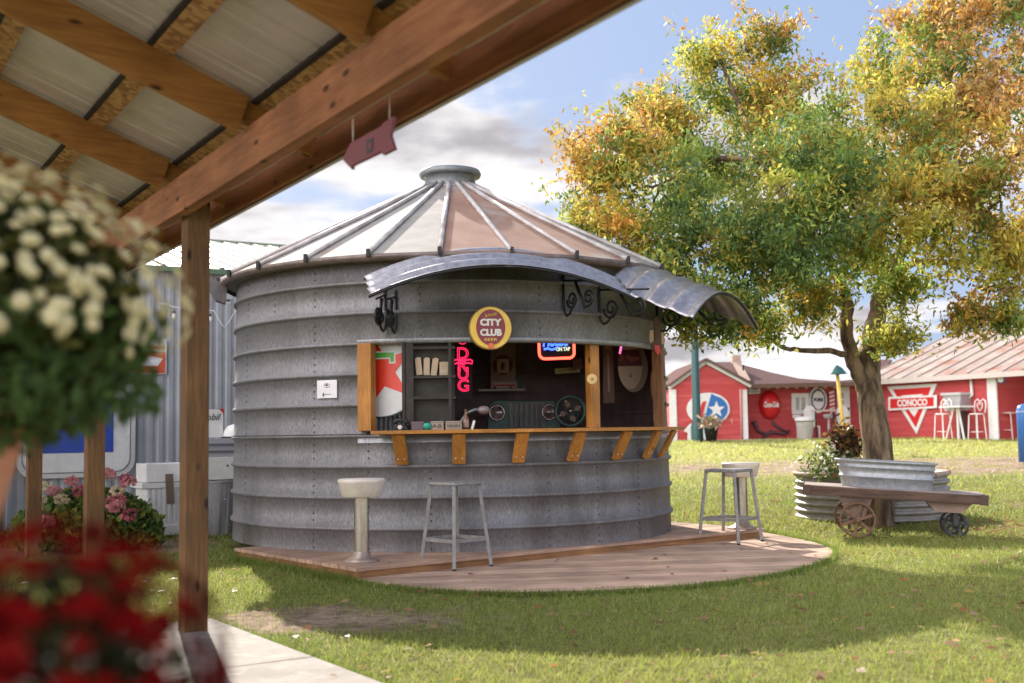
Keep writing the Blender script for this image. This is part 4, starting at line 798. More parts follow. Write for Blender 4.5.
def chairs_a():
    gy = ground(39)
    def F(px, Y=38.6): o = at(px, 430, Y); return Fr((o.x, Y, ground(Y)), (1,0,0), (0,0,1), (0,-1,0))
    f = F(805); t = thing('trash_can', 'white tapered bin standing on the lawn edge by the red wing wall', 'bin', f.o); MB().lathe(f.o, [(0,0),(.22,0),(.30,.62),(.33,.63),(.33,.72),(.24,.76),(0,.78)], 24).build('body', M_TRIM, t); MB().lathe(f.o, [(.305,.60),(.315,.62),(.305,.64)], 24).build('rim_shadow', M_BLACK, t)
    def patio_chair(px, label, Y=39.4):
        f = F(px, Y); t = thing('white_chair', label, 'chair', f.o, 'white chairs by the wing wall'); MB().box(f, (-.22,.22), (.42,.46), (-.22,.22)).build('seat', M_TRIM, t); mb = MB(); mb.prism(f, [(-.22,.47),(.22,.47),(.20,1.0),(.10,1.15),(-.10,1.15),(-.20,1.0)], -.25, -.22); mb.build('backrest', M_TRIM, t)
        for a in (-.2,.2):
            for b in (-.2,.2): MB().bar(f.p(a,0,b), f.p(a,.42,b), .04, .04).build('leg', M_TRIM, t)
    patio_chair(812, 'white chair behind the white bin, below the oval ringed sign')
    patio_chair(845, 'white chair in front of the white door of the wing')
    def pub_table(px, Y, w, lab):
        f = F(px, Y); t = thing('patio_table', lab, 'table', f.o); MB().box(f, (-w,w), (.94,1.0), (-.3,.3)).build('tabletop', flat('table_pink', (.55,.38,.33)), t)
        for a in (-w+.06, w-.06): MB().bar(f.p(a,0,0), f.p(a,.94,0), .05, .05).build('leg', M_BLACK, t)
    pub_table(825, 39.0, .36, 'high pale patio table on dark legs by the wing wall')
    for px, lab in ((798,'grey stool left of the white bin under the barn window'), (829,'grey stool at the high pale patio table')):
        f = F(px, 39.6); t = thing('grey_stool', lab, 'stool', f.o, 'grey stools by the wing wall'); MB().lathe(f.o, [(0,.72),(.16,.72),(.18,.84),(0,.86)], 16).build('seat', flat('stool_grey', (.50,.48,.48)), t); MB().lathe(f.o, [(.2,0),(.05,.03),(.04,.72)], 12).build('pillar', flat('stool_grey', (.50,.48,.48)), t)
    # white shade cloth hanging in front of the wing roof
    t = thing('shade_sail', 'white sagging shade cloth strung in front of the brown roof', 'shade sail', at(800,372,38))
    top = [(742,362.5),(770,361),(800,358),(835,354),(871,350)]; bot = [(742,364.0),(770,372.0),(800,378.5),(835,381),(871,378)]
    vs = []
    for a, b in zip(top, bot):
        for j in range(5): u = j/4; vs.append(at(a[0], a[1]*(1-u)+b[1]*u, 38.6-1.6*u+.5*math.sin(u*3.1)))
    mb = MB(); mb.add(vs, [(i*5+j, i*5+j+1, i*5+j+6, i*5+j+5) for i in range(4) for j in range(4)], True); mb.build('cloth', flat('sail_white', (.82,.80,.80), .8), t, solid=.01)
    MB().tube([at(743,363,38.5), at(743,363,38.5)-Vector((0,0,.25))], .03, 6).build('cord', M_BLACK, t)
    o = at(845,430,30); g_ = ground(30); t = thing('yellow_pole', 'thin yellow pole topped with a dark green lamp shade left of the tree trunk', 'pole', (o.x,30,g_)); zt = at(845,372,30).z
    MB().tube([Vector((o.x,30,g_)), Vector((o.x-.15,30,zt))], .05, 8).build('pole', flat('pole_yellow', (.62,.42,.08)), t); MB().lathe((o.x-.15,30,zt), [(.25,-.05),(.14,.10),(.03,.18),(0,.19)], 16).build('lamp_shade', flat('shade_green', (.02,.10,.09)), t)
chairs_a()
def barn_b():
    t = thing('long_barn', 'long red barn with a rust streaked metal roof at the right of the tree', 'barn', (15,37,.5))
    A = Vector((at(878,430,40).x, 40, 0)); B = Vector((at(996,430,35.5).x, 35.5, 0)); u = (B-A).normalized(); w = Vector((u.y, -u.x, 0)); F = Fr(A, u, (0,0,1), w)
    P = px_poly(F, [(868,452),(868,381.5),(996,373.5),(996,452)]); MB().prism(F, P, -6, 0).build('wall', M_BARN, t)
    (u0, v0), (_, v1) = px_poly(F, [(996,450),(996,373.5)]); MB().box(F, (u0-.18,u0+.16), (v0,v1-.03), (.004,.06)).build('corner_trim', M_TRIM, t)
    (ul, vl), (ur, vr) = px_poly(F, [(866,381.5),(1060,369)])
    e0 = F.p(ul, vl, .35); e1 = F.p(ur+1, vr+.0, .35); rise = Vector((-w.x*4.2, -w.y*4.2, 1.72)); r0 = e0+rise+u*.3; r1 = e1+rise
    mb = MB(); n = 26
    for i in range(n):
        a = e0.lerp(e1, i/n); b = e0.lerp(e1, (i+1)/n); c = r0.lerp(r1, (i+1)/n); d = r0.lerp(r1, i/n); mb.add([a,b,c,d], [(0,1,2,3)])
    mb.add([r0,r1,r1-Vector((w.x*4.2,w.y*4.2,1.7)),r0-Vector((w.x*4.2,w.y*4.2,1.7))], [(0,1,2,3)])
    rf = mb.build('roof', mat('rusty_tin', (.33,.29,.265), (.25,.195,.165), rough=.9, metal=.0, spec=.1, nscale=1.4, stretch=(1,1,1), c3=(.27,.12,.085), n3=.8, lo3=.52, hi3=.64), t, solid=.03)
    for i in range(0, n, 2): MB().bar(e0.lerp(e1, i/n)+Vector((0,0,.04)), r0.lerp(r1, i/n)+Vector((0,0,.04)), .04, .02).build('seam', flat('seam_tin', (.30,.22,.19), .8, .0), rf)
    MB().bar(e0+Vector((0,0,-.07)), e1+Vector((0,0,-.07)), .05, .16).build('eave_trim', flat('eave_pale', (.60,.52,.48)), t)
    # recessed porch at the right end
    F2 = Fr(F.o-w*1.6, u, (0,0,1), w); P = px_poly(F2, [(985,452),(985,374),(1075,370),(1075,452)]); MB().prism(F2, P, -.2, 0).build('recessed_wall', M_BARN, t)
    (a0, b1), (a1, b0) = px_poly(F2, [(1019,377),(1030,402)]); W_ = MB().box(F2, (a0,a1), (b0,b1), (.004,.07)).build('window', flat('cream_frame', (.62,.55,.42)), t); MB().box(F2, (a0+.1,a1-.1), (b0+.1,b1-.1), (.072,.08)).build('pane', flat('dull_pane', (.25,.27,.28), .2), W_)
    MB().tube([F.p(*q, .07) for q in px_poly(F, [(972,376),(974,395),(971,398)])], .05, 6).build('vent_pipe', M_TRIM, t)
    s = thing('triangle_sign', 'large red and white triangle fuel sign on the long red barn wall', 'sign', F.p(3,2,.1))
    MB().prism(F, px_poly(F, [(888,386.5),(938,383.5),(917.5,434)]), .01, .05).build('triangle', M_TRIM, s)
    MB().prism(F, px_poly(F, [(894,389.5),(932.5,387),(917,427.5)]), .052, .06).build('red_triangle', M_RED, s)
    MB().prism(F, px_poly(F, [(903,395.5),(924.5,394),(921,399),(906,399.5)]), .062, .07).build('white_inset', M_TRIM, s)
    MB().prism(F, px_poly(F, [(909,408),(921,407.5),(915.8,417)]), .062, .07).build('white_inset', M_TRIM, s)
    MB().prism(F, px_poly(F, [(890.5,397),(939,395),(939,408),(890.5,410.5)]), .075, .10).build('band', M_TRIM, s)
    MB().prism(F, px_poly(F, [(892.5,399),(936,397),(936,406),(892.5,408.5)]), .102, .106).build('band_red', M_RED, s)
    q = px_poly(F, [(914.5,403)])[0]; text('lettering', 'CONOCO', .30, Fr(F.p(q[0], q[1], .112), F.u, F.v, F.w), M_TRIM, s, width=1.34, bold=.012)
    s = thing('oval_porch_sign', 'faded oval cream sign on the recessed porch wall of the long barn', 'sign', F2.p(9,2,.1)); MB().prism(F2, px_poly(F2, [(1010+8.6*math.cos(a), 394+15.5*math.sin(a)) for a in np.linspace(0,6.283,33)[:-1]]), .01, .05).build('board', flat('oval_cream', (.52,.42,.36)), s)
    MB().prism(F2, px_poly(F2, [(1010+5.5*math.cos(a), 394+10*math.sin(a)) for a in np.linspace(0,6.283,33)[:-1]]), .052, .06).build('inner_ring', flat('oval_dun', (.34,.24,.20)), s); MB().prism(F2, px_poly(F2, [(1010+3*math.cos(a), 394+6*math.sin(a)) for a in np.linspace(0,6.283,25)[:-1]]), .062, .07).build('centre', flat('oval_cream', (.52,.42,.36)), s)
    s = thing('round_blue_sign', 'small round white sign on a dark blue square at the barn corner', 'sign', F.p(u0+.5,2.8,.1)); MB().prism(F, px_poly(F, [(998.5,375.5),(1005.5,375.5),(1005.5,383),(998.5,383)]), .0, .06).build('square', flat('sq_blue', (.05,.08,.20)), s); MB().prism(F, px_poly(F, [(1002.2+2.9*math.cos(a), 379.3+3*math.sin(a)) for a in np.linspace(0,6.283,25)[:-1]]), .062, .08).build('disc', M_TRIM, s)
    # grey metal box
    s = thing('metal_cabinet', 'grey metal box mounted on the long barn wall above the small table', 'box', F.p(6,2,.2)); MB().prism(F, px_poly(F, [(954,394),(972,393.5),(971,410.5),(956,411)]), .01, .5).build('body', flat('box_grey', (.38,.37,.37), .5, .2), s); MB().prism(F, px_poly(F, [(953,393),(973,392.3),(973,394.8),(953,395.6)]), -.0, .55).build('lid', flat('box_lid', (.50,.48,.47)), s)
    mb = MB(); q0, q1 = px_poly(F, [(964,411),(968,440)]); mb.box(F, (q0[0],q1[0]), (ground(37)-.1,q0[1]), (.05,.35)); mb.build('stand', flat('box_dark', (.12,.10,.10)), s)
    # bistro set
    def heart_chair(px, lab, Y):
        o = at(px, 430, Y); f = Fr((o.x, Y, ground(Y)), u, (0,0,1), w); c = thing('heart_back_chair', lab, 'chair', f.o, 'white wire chairs by the long barn'); k = 1
        MB().lathe(f.o, [(0,.78),(.2,.78),(.21,.80),(.19,.82),(0,.82)], 20).build('seat', M_TRIM, c)
        for a in (-.15,.15):
            for b in (-.15,.15): MB().bar(f.p(a*1.25,0,b*1.25), f.p(a,.78,b), .03, .03).build('leg', M_TRIM, c)
        mb = MB(); mb.tube([f.p(x*.22,.82+y*.42,-.16-.04*y) for x, y in ((-.85,0),(-1,.5),(-.9,.9),(-.5,1.05),(0,.85),(.5,1.05),(.9,.9),(1,.5),(.85,0))], .02, 6); mb.tube([f.p(x*.12,.82+y*.34,-.17) for x, y in ((0,.2),(-.8,.6),(-.8,.95),(-.3,1.0),(0,.75),(.3,1.0),(.8,.95),(.8,.6),(0,.2))], .015, 6); mb.build('backrest', M_TRIM, c)
        mb = MB(); mb.tube([f.p(.18*math.cos(a),.25,.18*math.sin(a)) for a in np.linspace(0,6.283,13)[:-1]], .012, 5, closed=True); mb.build('ring', M_TRIM, c)
    heart_chair(943, 'white wire chair left of the small table by the long barn', 36.3); heart_chair(977, 'white wire chair right of the small table by the long barn', 35.6)
    o = at(957, 430, 36); f = Fr((o.x, 36, ground(36)), u, (0,0,1), w); s = thing('bistro_table', 'small high white table between the two wire chairs', 'table', f.o); MB().box(f, (-.42,.42), (1.0,1.05), (-.3,.3)).build('tabletop', M_TRIM, s)
    for a in (-.3,.3): MB().bar(f.p(a*.3,1.0,0), f.p(a*1.2,0,.1), .045, .045).build('leg', M_TRIM, s)
    MB().box(f, (.0,.06), (0,1.0), (-.06,0)).build('post', M_TRIM, s)
    o = at(1010, 430, 35.6); f = Fr((o.x, 35.6, ground(35.6)), u, (0,0,1), w); s = thing('porch_stool', 'pale stool in front of the recessed porch wall at the right edge', 'stool', f.o); MB().box(f, (-.2,.2), (.80,.84), (-.18,.18)).build('seat', flat('stool_pink', (.60,.45,.42)), s)
    for a in (-.18,.18):
        for b in (-.15,.15): MB().bar(f.p(a*1.2,0,b), f.p(a,.80,b), .03, .03).build('leg', flat('stool_pink', (.60,.45,.42)), s)
    mb = MB(); mb.box(f, (-.2,.2), (.28,.31), (.14,.16)); mb.build('rail', flat('stool_pink', (.60,.45,.42)), s)
    o = at(1026.5, 440, 24); g_ = ground(24); s = thing('blue_barrel', 'tall blue drum with a rounded top at the right edge of the lawn', 'barrel', (o.x,24,g_)); zt = at(1024,404,24).z; zb = at(1024,462,24).z
    MB().lathe((o.x,24,0), [(0,zb),(.17,zb),(.17,zt-.12),(.14,zt-.04),(.06,zt),(0,zt)], 24).build('drum', flat('barrel_blue', (.03,.14,.40), .35), s); MB().lathe((o.x,24,0), [(.172,zt-.18),(.18,zt-.16),(.172,zt-.14)], 24).build('rim', flat('rim_blue', (.25,.35,.60), .35), s); MB().bar((o.x,24,g_-.1), (o.x,24,zb), .1, .1).build('stand', M_BLACK, s)
barn_b()
# gravel strip in front of the barns
mb = MB(); P = [(6.2,38.2),(12.4,38.3),(12.2,40.3),(6.2,40.3)]; mb.prism(W0, P, .4, float(gnd(38.5))+.03); tag(mb.build('barn_path', mat('pale_path', (.55,.47,.40), (.42,.36,.30), rough=.9, nscale=4)), kind='structure')
# ------------------------------------------------------------------ lamp post with an arched sign, pot beside it
def lamp_post():
    Y = 37.6; o = at(697, 430, Y); g_ = float(gnd(Y)); k = Y/F_PX; t = thing('lamp_post', 'dark green post with a curved arm and arched sign above the lawn', 'post', (o.x,Y,g_)); dg = flat('post_green', (.02,.075,.075), .45)
    zt = at(697,300,Y).z; MB().lathe((o.x,Y,g_), [(.20,0),(.20,.5),(.14,.7),(.115,zt-g_),(0,zt-g_+.05)], 16).build('post', dg, t)
    mb = MB(); mb.tube([at(x,y,Y) for x, y in ((698,347),(702,341),(708,337),(716,335))], .05, 8); mb.build('arm', dg, t)
    mb = MB(); mb.tube([at(x,y,Y) for x, y in ((722,336),(730,338.5),(740,339),(748,337),(754,333))], .06, 8); mb.tube([at(x,y,Y) for x, y in ((720,322),(730,318),(740,317),(750,320),(755,326))], .06, 8); mb.build('arch', dg, t)
    q = at(738,331,Y); MB().box(Fr((q.x,Y,q.z)), (-.56,.54), (-.16,.22), (-.02,.02)).build('sign_board', flat('sign_pale', (.40,.48,.46)), t); text('lettering', 'STORE', .34, Fr((q.x,Y-.03,q.z)), dg, t, width=.95)
    o = at(711, 430, 37.2); g_ = float(gnd(37.2)); t = thing('flower_pot', 'black pot of pink and cream flowers at the foot of the lamp post', 'flower pot', (o.x,37.2,g_)); MB().lathe((o.x,37.2,g_), [(0,0),(.16,0),(.23,.42),(.25,.45),(.20,.45),(0,.40)], 20).build('pot', M_BLACK, t)
    n = 260; C = np.array([o.x,37.2,g_+.66])+rng.normal(size=(n,3))*np.array([.17,.15,.11]); pal = np.array([[.60,.42,.28],[.65,.50,.42],[.30,.32,.12],[.70,.62,.45],[.45,.22,.18]]); quads('flowers', leaves(C, .16, .08), MATS.get('leaf') or leafmat('leaf'), t, pal[rng.integers(0,5,n)], (o.x,37.2,g_))
lamp_post()
# ------------------------------------------------------------------ stock tank round the tree, planter, cart and tub
M_TANK = mat('tank_steel', (.34,.31,.285), (.22,.20,.18), rough=.5, metal=.4, nscale=9, stretch=(1,1,3), c3=(.26,.15,.10), n3=1.6, lo3=.56, hi3=.72)
TC = Vector((at(871,490,14.5).x, 14.5, 0)); TG = float(gnd(14.5))-.02
t = thing('stock_tank', 'low corrugated steel stock tank with a rusty rim round the tree trunk', 'stock tank', (TC.x,TC.y,TG))
pr = []; H = .56
for i in range(41): z = H*i/40; pr.append((.915+.022*math.sin(z/H*2*math.pi*6.5), z))
mb = MB(); mb.lathe((TC.x,TC.y,TG), pr+[(.88,H),(.88,.1)], 72); mb.build('wall', M_TANK, t)
MB().lathe((TC.x,TC.y,TG), [(.935,H-.03),(.95,H-.01),(.945,H+.02),(.90,H+.02),(.88,H)], 72).build('rim', mat('rust_rim', (.30,.13,.07), (.42,.33,.28), rough=.7, nscale=5), t)
MB().lathe((TC.x,TC.y,TG), [(0,H-.07),(.88,H-.08)], 40).build('soil', mat('soil', (.10,.065,.04), (.18,.12,.07), rough=1, nscale=12, bump=.6), t)
def planter():
    o = Vector((at(848,450,13.95).x, 13.95, TG+H-.07)); t = thing('dark_planter', 'dark pot with bronze foliage standing against the tree trunk', 'planter', o); k = 14/F_PX
    MB().lathe(o, [(0,0),(.10,0),(.14,.24),(.15,.26),(.12,.26),(0,.23)], 20).build('pot', flat('pot_dark', (.05,.03,.03)), t)
    n = 900; C = np.array(o)+np.array([-.03,0,.40])+rng.normal(size=(n,3))*np.array([.085,.085,.12]); pal = np.array([[.12,.04,.03],[.20,.10,.03],[.10,.11,.03],[.28,.16,.05],[.06,.03,.03]]); quads('foliage', leaves(C, .09, .05), MATS.get('leaf') or leafmat('leaf'), t, pal[rng.integers(0,5,n)], tuple(o))
    o = Vector((at(829,455,13.8).x, 13.8, TG+H-.07)); t = thing('white_flower_plant', 'loose plant of small white flowers in the tank left of the dark planter', 'plant', o)
    n = 520; C = np.array(o)+np.array([0,0,.20])+rng.normal(size=(n,3))*np.array([.15,.13,.10]); pal = np.array([[.10,.16,.04],[.16,.22,.06],[.22,.26,.08]]); quads('leaves', leaves(C, .08, .025), MATS['leaf'], t, pal[rng.integers(0,3,n)], tuple(o))
    n = 120; C = np.array(o)+np.array([0,-.03,.27])+rng.normal(size=(n,3))*np.array([.17,.14,.10]); quads('flowers', leaves(C, .045, .04), MATS['leaf'], t, np.tile([[.80,.76,.70]], (n,1)), tuple(o))
leafmat('leaf'); planter()
def cart():
    L0 = at(803,484.5,12.2); R0 = at(988,495.5,11.72); ax = R0-L0; Ln = ax.length; ax.normalize(); side = Vector((-ax.y, ax.x, 0)).normalized()
    o = L0+ax*Ln/2; t = thing('platform_cart', 'old low wooden platform cart on iron wheels in front of the tree', 'cart', (o.x,o.y,-.08)); up = side.cross(ax)*-1
    up = ax.cross(side); F = Fr(L0, ax, side, up)
    W = .72; wd = wood('cart_wood', (.15,.09,.065), (.06,.036,.028), rotz=-math.atan2(ax.y,ax.x), along='x', knots=False, rough=.85); top = wood('cart_deck', (.42,.35,.32), (.25,.19,.17), rotz=-math.atan2(ax.y,ax.x), along='x', knots=False, rough=.85)
    mb = MB()
    for i in range(6): mb.box(F, (.01,Ln-.01), (i*W/6, (i+1)*W/6-.008), (-.030,rnd.uniform(-.002,.002)))
    mb.build('deck', top, t)
    for y in (-.045, W+.005): MB().box(F, (0,Ln), (y,y+.04), (-.095,-.004)).build('side_beam', wd, t, bevel=.004)
    for x in (0,Ln-.05): MB().box(F, (x,x+.05), (.0,W), (-.10,-.032)).build('end_beam', wd, t)
    for x, y in ((.02,-.05),(Ln-.06,-.05)): MB().box(F, (x-.02,x+.06), (y-.012,y-.002), (-.10,.004)).build('corner_iron', flat('iron_rust', (.09,.05,.04), .6, .3), t)
    rust = mat('wheel_rust', (.20,.10,.055), (.11,.055,.035), rough=.8, nscale=16); blk = flat('caster_black', (.03,.03,.032), .5)
    gz_ = -.10
    def wheel(c, r, m, yaw=0, th=.045, sp=6):
        a = (side*math.cos(yaw)+ax*math.sin(yaw)); v = Vector((0,0,1)); u = a.cross(v).normalized(); f = Fr(c, u, v, a); mb = MB()
        mb.lathe(None, [(r-.022,-th/2),(r,-th/2),(r,th/2),(r-.022,th/2),(r-.022,-th/2)], 36, F=f); 
        for i in range(sp): q = 2*math.pi*i/sp+.3; mb.bar(f.p(.02*math.cos(q),.02*math.sin(q)), f.p((r-.02)*math.cos(q),(r-.02)*math.sin(q)), .03, .018, a)
        mb.lathe(None, [(0,-th*.7),(.035,-th*.7),(.035,th*.7),(0,th*.7)], 14, F=f); mb.build('wheel', m, t)
    x1 = Ln*.27
    for y in (.02, W-.05): c = F.p(x1+(.05 if y < .1 else 0), y, 0); c.z = gz_+.185; wheel(c, .185, rust)
    c0 = F.p(x1+.05,-.02,0); c0.z = gz_+.185; c1 = F.p(x1+.05,W,0); c1.z = gz_+.185; MB().tube([c0,c1], .018, 8).build('axle', rust, t)
    MB().prism(Fr(F.p(x1+.05,.06,-.10), ax, up, side), [(-.17,0),(.17,0),(.08,-.22),(-.08,-.22)], 0, .02).build('axle_bracket', wood('bracket_wood', (.34,.24,.19), (.22,.14,.11), knots=False), t)
    x2 = Ln*.80
    MB().prism(Fr(F.p(x2,.05,-.10), ax, up, side), [(-.22,0),(.22,0),(.13,-.10),(-.13,-.10)], 0, W-.1).build('caster_block', wood('bracket_wood', (.34,.24,.19), (.22,.14,.11), knots=False), t)
    for y in (.16, W-.2): c = F.p(x2+.06, y, 0); c.z = gz_+.125; wheel(c, .125, blk, .25, .05, 5); cc = F.p(x2+.06,y,0); MB().bar(Vector((cc.x,cc.y,gz_+.125))-side*.045, Vector((cc.x,cc.y,.2))-side*.045, .05, .015, side).build('caster_fork', blk, t)
    # oval tub on the cart
    c = F.p(Ln*.47, W*.5, .003); tb = thing('oval_tub', 'oval galvanised wash tub standing on the platform cart', 'tub', c); aa = math.atan2(ax.y, ax.x)
    def ovalring(rx, ry, z, n=48):
        out = []
        for i in range(n):
            q = 2*math.pi*i/n; cx = abs(math.cos(q))**.62*math.copysign(1, math.cos(q)); cy = abs(math.sin(q))**.62*math.copysign(1, math.sin(q)); out.append(c+ax*(rx*cx)+side*(ry*cy)+Vector((0,0,z)))
        return out
    lv = [(.0,0)]; hs = []
    prof = [(.46,.225,.0),(.47,.235,.10),(.484,.248,.105),(.484,.248,.118),(.474,.238,.123),(.487,.25,.20),(.50,.262,.205),(.50,.262,.22),(.49,.255,.225),(.50,.262,.262),(.522,.282,.266),(.524,.284,.285),(.505,.265,.285),(.49,.25,.255),(.45,.22,.02)]
    vs = []; n = 48
    for rx, ry, z in prof: vs += ovalring(rx, ry, z)
    mb = MB(); mb.add(vs, [(i*n+j, i*n+(j+1)%n, (i+1)*n+(j+1)%n, (i+1)*n+j) for i in range(len(prof)-1) for j in range(n)], True); mb.add(ovalring(.45,.22,.02), [tuple(range(n))]); mb.build('body', mat('tub_zinc', (.42,.43,.45), (.30,.31,.33), rough=.5, metal=.45, nscale=24), tb)
    p0 = c+ax*.50+Vector((0,0,.17)); MB().tube([p0-side*.07, p0-side*.07+ax*.04-Vector((0,0,.03)), p0+side*.07+ax*.04-Vector((0,0,.03)), p0+side*.07], .007, 6).build('handle', M_GALV, tb)
cart()
# ------------------------------------------------------------------ the big ash tree
def tree():
    base = Vector((at(877,500,13.3).x, 13.3, float(gnd(13.3)))); t = thing('ash_tree', 'large spreading tree with green, yellow and orange autumn leaves behind the bar', 'tree', base)
    bark = mat('bark', (.25,.17,.10), (.06,.04,.026), rough=.95, nscale=11, stretch=(1,1,.2), bump=1.0, bscale=9, lo=.4, hi=.6)
    bark.node_tree.nodes['Bump'].inputs['Distance'].default_value = .06
    D = 13.6; P = lambda x, y, d=0: at(x, y, D+d)
    lobes = [(590,172,32,-.6,0),(614,148,42,-1.2,0),(648,125,40,.2,1),(597,218,32,-.3,2),(625,240,40,-1.0,1),(660,185,54,-.9,2),(672,112,30,.5,3),(706,160,52,.2,3),(712,58,30,.3,1),(735,108,44,.8,2),(702,250,54,-1.5,3),(668,292,32,-1.3,2),(700,318,24,-1.6,2),(735,322,18,-1.7,3),(745,205,60,-1.8,3),(768,38,24,.3,0),(778,92,38,.5,0),(765,150,44,-.4,1),(800,180,54,-1.7,3),(757,270,38,-1.4,3),(800,245,46,-2.0,3),(812,300,24,-1.0,1),(768,330,16,-1.1,2),(838,140,44,.4,2),(872,98,38,-.2,1),(852,205,50,-2.1,2),(862,255,26,-1.4,2),(902,62,40,.1,2),(932,25,40,.3,0),(985,12,44,-.3,4),(960,70,42,-.5,4),(908,140,50,-1.2,1),(908,208,46,-1.6,1),(955,155,50,-1.3,0),(950,240,34,-1.5,1),(1005,110,50,-1.0,4),(1000,200,48,-1.3,0),(998,272,28,-.9,1),(905,288,22,-1.0,2),(962,318,12,-1.0,0),(1012,318,16,-1.0,2),(895,338,16,-.5,2),(1045,60,60,.2,4),(1060,170,56,.5,4),(1050,250,44,.3,1),(1110,120,60,.4,4),(1110,220,50,.6,0),(700,205,42,1.8,2),(790,125,42,2.2,2),(790,225,44,2.4,2),(880,175,50,2.6,1),(960,110,46,2.4,4),(960,205,44,2.2,1),(1050,130,60,2.3,4)]
    pal = [np.array(p) for p in ([[.50,.26,.07],[.56,.34,.09],[.36,.17,.06],[.58,.42,.10],[.42,.36,.09]], [[.58,.44,.08],[.62,.50,.12],[.42,.38,.09],[.50,.28,.07],[.30,.34,.08]], [[.56,.46,.09],[.36,.38,.09],[.20,.28,.07],[.60,.52,.14],[.24,.32,.08],[.16,.24,.06]], [[.09,.16,.055],[.13,.21,.065],[.20,.28,.08],[.075,.13,.05],[.38,.38,.09],[.15,.23,.07]], [[.46,.22,.08],[.54,.32,.12],[.36,.16,.06],[.54,.40,.14],[.28,.16,.07]])]
    C = []; T = []; tips = []; k = D/F_PX
    for x, y, r, d, c in lobes:
        ctr = np.array(P(x, y, d)); rm = r*k*.95; nc = int(4+r*.35)
        for _ in range(nc):
            v = rng.normal(size=3); v /= np.linalg.norm(v); cc = ctr+v*rm*rng.uniform(.25,1.0)**.6*np.array([1,.95,.95]); m = int(rng.integers(30,95)); sg = rng.uniform(.07,.17)
            pts = cc+rng.normal(size=(m,3))*np.array([sg,sg,sg*.75]); pick = c if rng.random() < .62 else int(rng.choice([0,1,2,2,3,3,3]))
            ca = pal[pick]; base_c = ca[rng.integers(0,len(ca))]; col = base_c*.6+ca[rng.integers(0,len(ca),m)]*.4; col = col*rng.uniform(.75,1.35,(m,1))*rng.uniform(.6,1.4)*np.array([1.08,1.12,.95]); C.append(pts); T.append(col)
            if rng.random() < .22: tips.append((cc, ctr))
    for x, y, r, d, c in lobes:
        ctr = np.array(P(x, y, d))
        for _ in range(5):
            v = rng.normal(size=3); v[2] = abs(v[2])*.9; v /= np.linalg.norm(v); p0 = ctr+v*r*k*.8; L_ = rng.uniform(.25,.6); m = 26; u = rng.random((m,1)); pts = p0+v*u*L_+rng.normal(size=(m,3))*.05; ca = pal[c]; C.append(pts); T.append(ca[rng.integers(0,len(ca),m)])
    C = np.concatenate(C); T = np.concatenate(T); ok = C[:,2] > 1.85
    C = C[ok]; T = T[ok]
    # each leaf reads as a small fan of drooping leaflets
    A = leaves(C, .085, .031, .8); B = leaves(C+rng.normal(size=C.shape)*.035, .075, .028, .8); TT0 = None; V = np.concatenate([A,B]); TT = np.concatenate([T, T*rng.uniform(.85,1.15,(len(T),1))])
    quads('crown', V, MATS['leaf'], t, TT, tuple(base))
    mb = MB()
    def limb(pts, r0, r1, n=10):
        # smooth the polyline and add gentle wander
        q = [Vector(p) for p in pts]; out = []
        for i in range(len(q)-1):
            p0 = q[max(i-1,0)]; p1 = q[i]; p2 = q[i+1]; p3 = q[min(i+2,len(q)-1)]
            for s in range(5): u = s/5; out.append(.5*((2*p1)+(-p0+p2)*u+(2*p0-5*p1+4*p2-p3)*u*u+(-p0+3*p1-3*p2+p3)*u**3))
        out.append(q[-1]); m = len(out); out = [p+Vector((rnd.uniform(-1,1),rnd.uniform(-1,1),rnd.uniform(-1,1)))*.012 for p in out]
        mb.tube(out, [r0+(r1-r0)*(i/(m-1))**.8 for i in range(m)], n); return out
    b0 = Vector((base.x, base.y, base.z-.1))
    MBR = [b0+Vector((.03,.0,0)), b0+Vector((0,0,.16)), P(879,462,-.25), P(874,420,-.2), P(869,385,-.1), P(868,352)]; trunk = limb(MBR, .21, .135, 16)
    main = limb([P(868,362), P(873,335), P(878,310), P(884,282,-.1)], .14, .09, 12)
    main2 = limb([P(868,395,-.1), P(856,368,-.15), P(848,340,-.2), P(847,305,-.3)], .10, .07, 12)
    for pts, r in (([P(884,282,-.1),P(900,255,-.3),P(925,215,-.6),P(950,185,-.8),P(1000,160,-.8),P(1060,140)],.095), ([P(884,282,-.1),P(880,240,.1),P(872,180,.3),P(880,110,.3),P(890,50,.2)],.085), ([P(848,305,-.3),P(835,270,-.6),P(800,220,-.9),P(760,160,-.5),P(735,95,.3),P(715,50,.3)],.07), ([P(848,305,-.3),P(815,290,-.9),P(765,260,-1.3),P(700,235,-1.2),P(640,225,-.9),P(590,205,-.5)],.065), ([P(858,358,0),P(835,352,-.4),P(810,350,-.7),P(785,348,-.9),P(765,335,-1.0)],.045), ([P(884,282,-.1),P(915,262,.6),P(960,262,1.0),P(1020,250,1.0),P(1090,215,.7)],.06), ([P(880,240,.1),P(850,190,1.0),P(800,150,1.8),P(740,130,1.8)],.06), ([P(925,215,-.6),P(935,160,-.4),P(945,90,-.2),P(960,40,0),P(975,5,-.2)],.055), ([P(760,160,-.5),P(700,155,-.2),P(650,135,0),P(600,132,-.8),P(598,133,-1.0)],.04), ([P(880,240,.1),P(900,190,1.6),P(950,150,2.2),P(1010,120,2.2)],.06), ([P(950,185,-.8),P(985,215,-1.1),P(1010,250,-.9),P(1000,290,-.8)],.035)):
        limb(pts, r, .018, 8)
    for cc, ctr in tips[::2]:
        a = Vector(ctr); b = Vector(cc); limb([a, a.lerp(b,.5)+Vector((0,0,-.06)), b], .018, .006, 5)
    mb.build('trunk', bark, t)
tree()
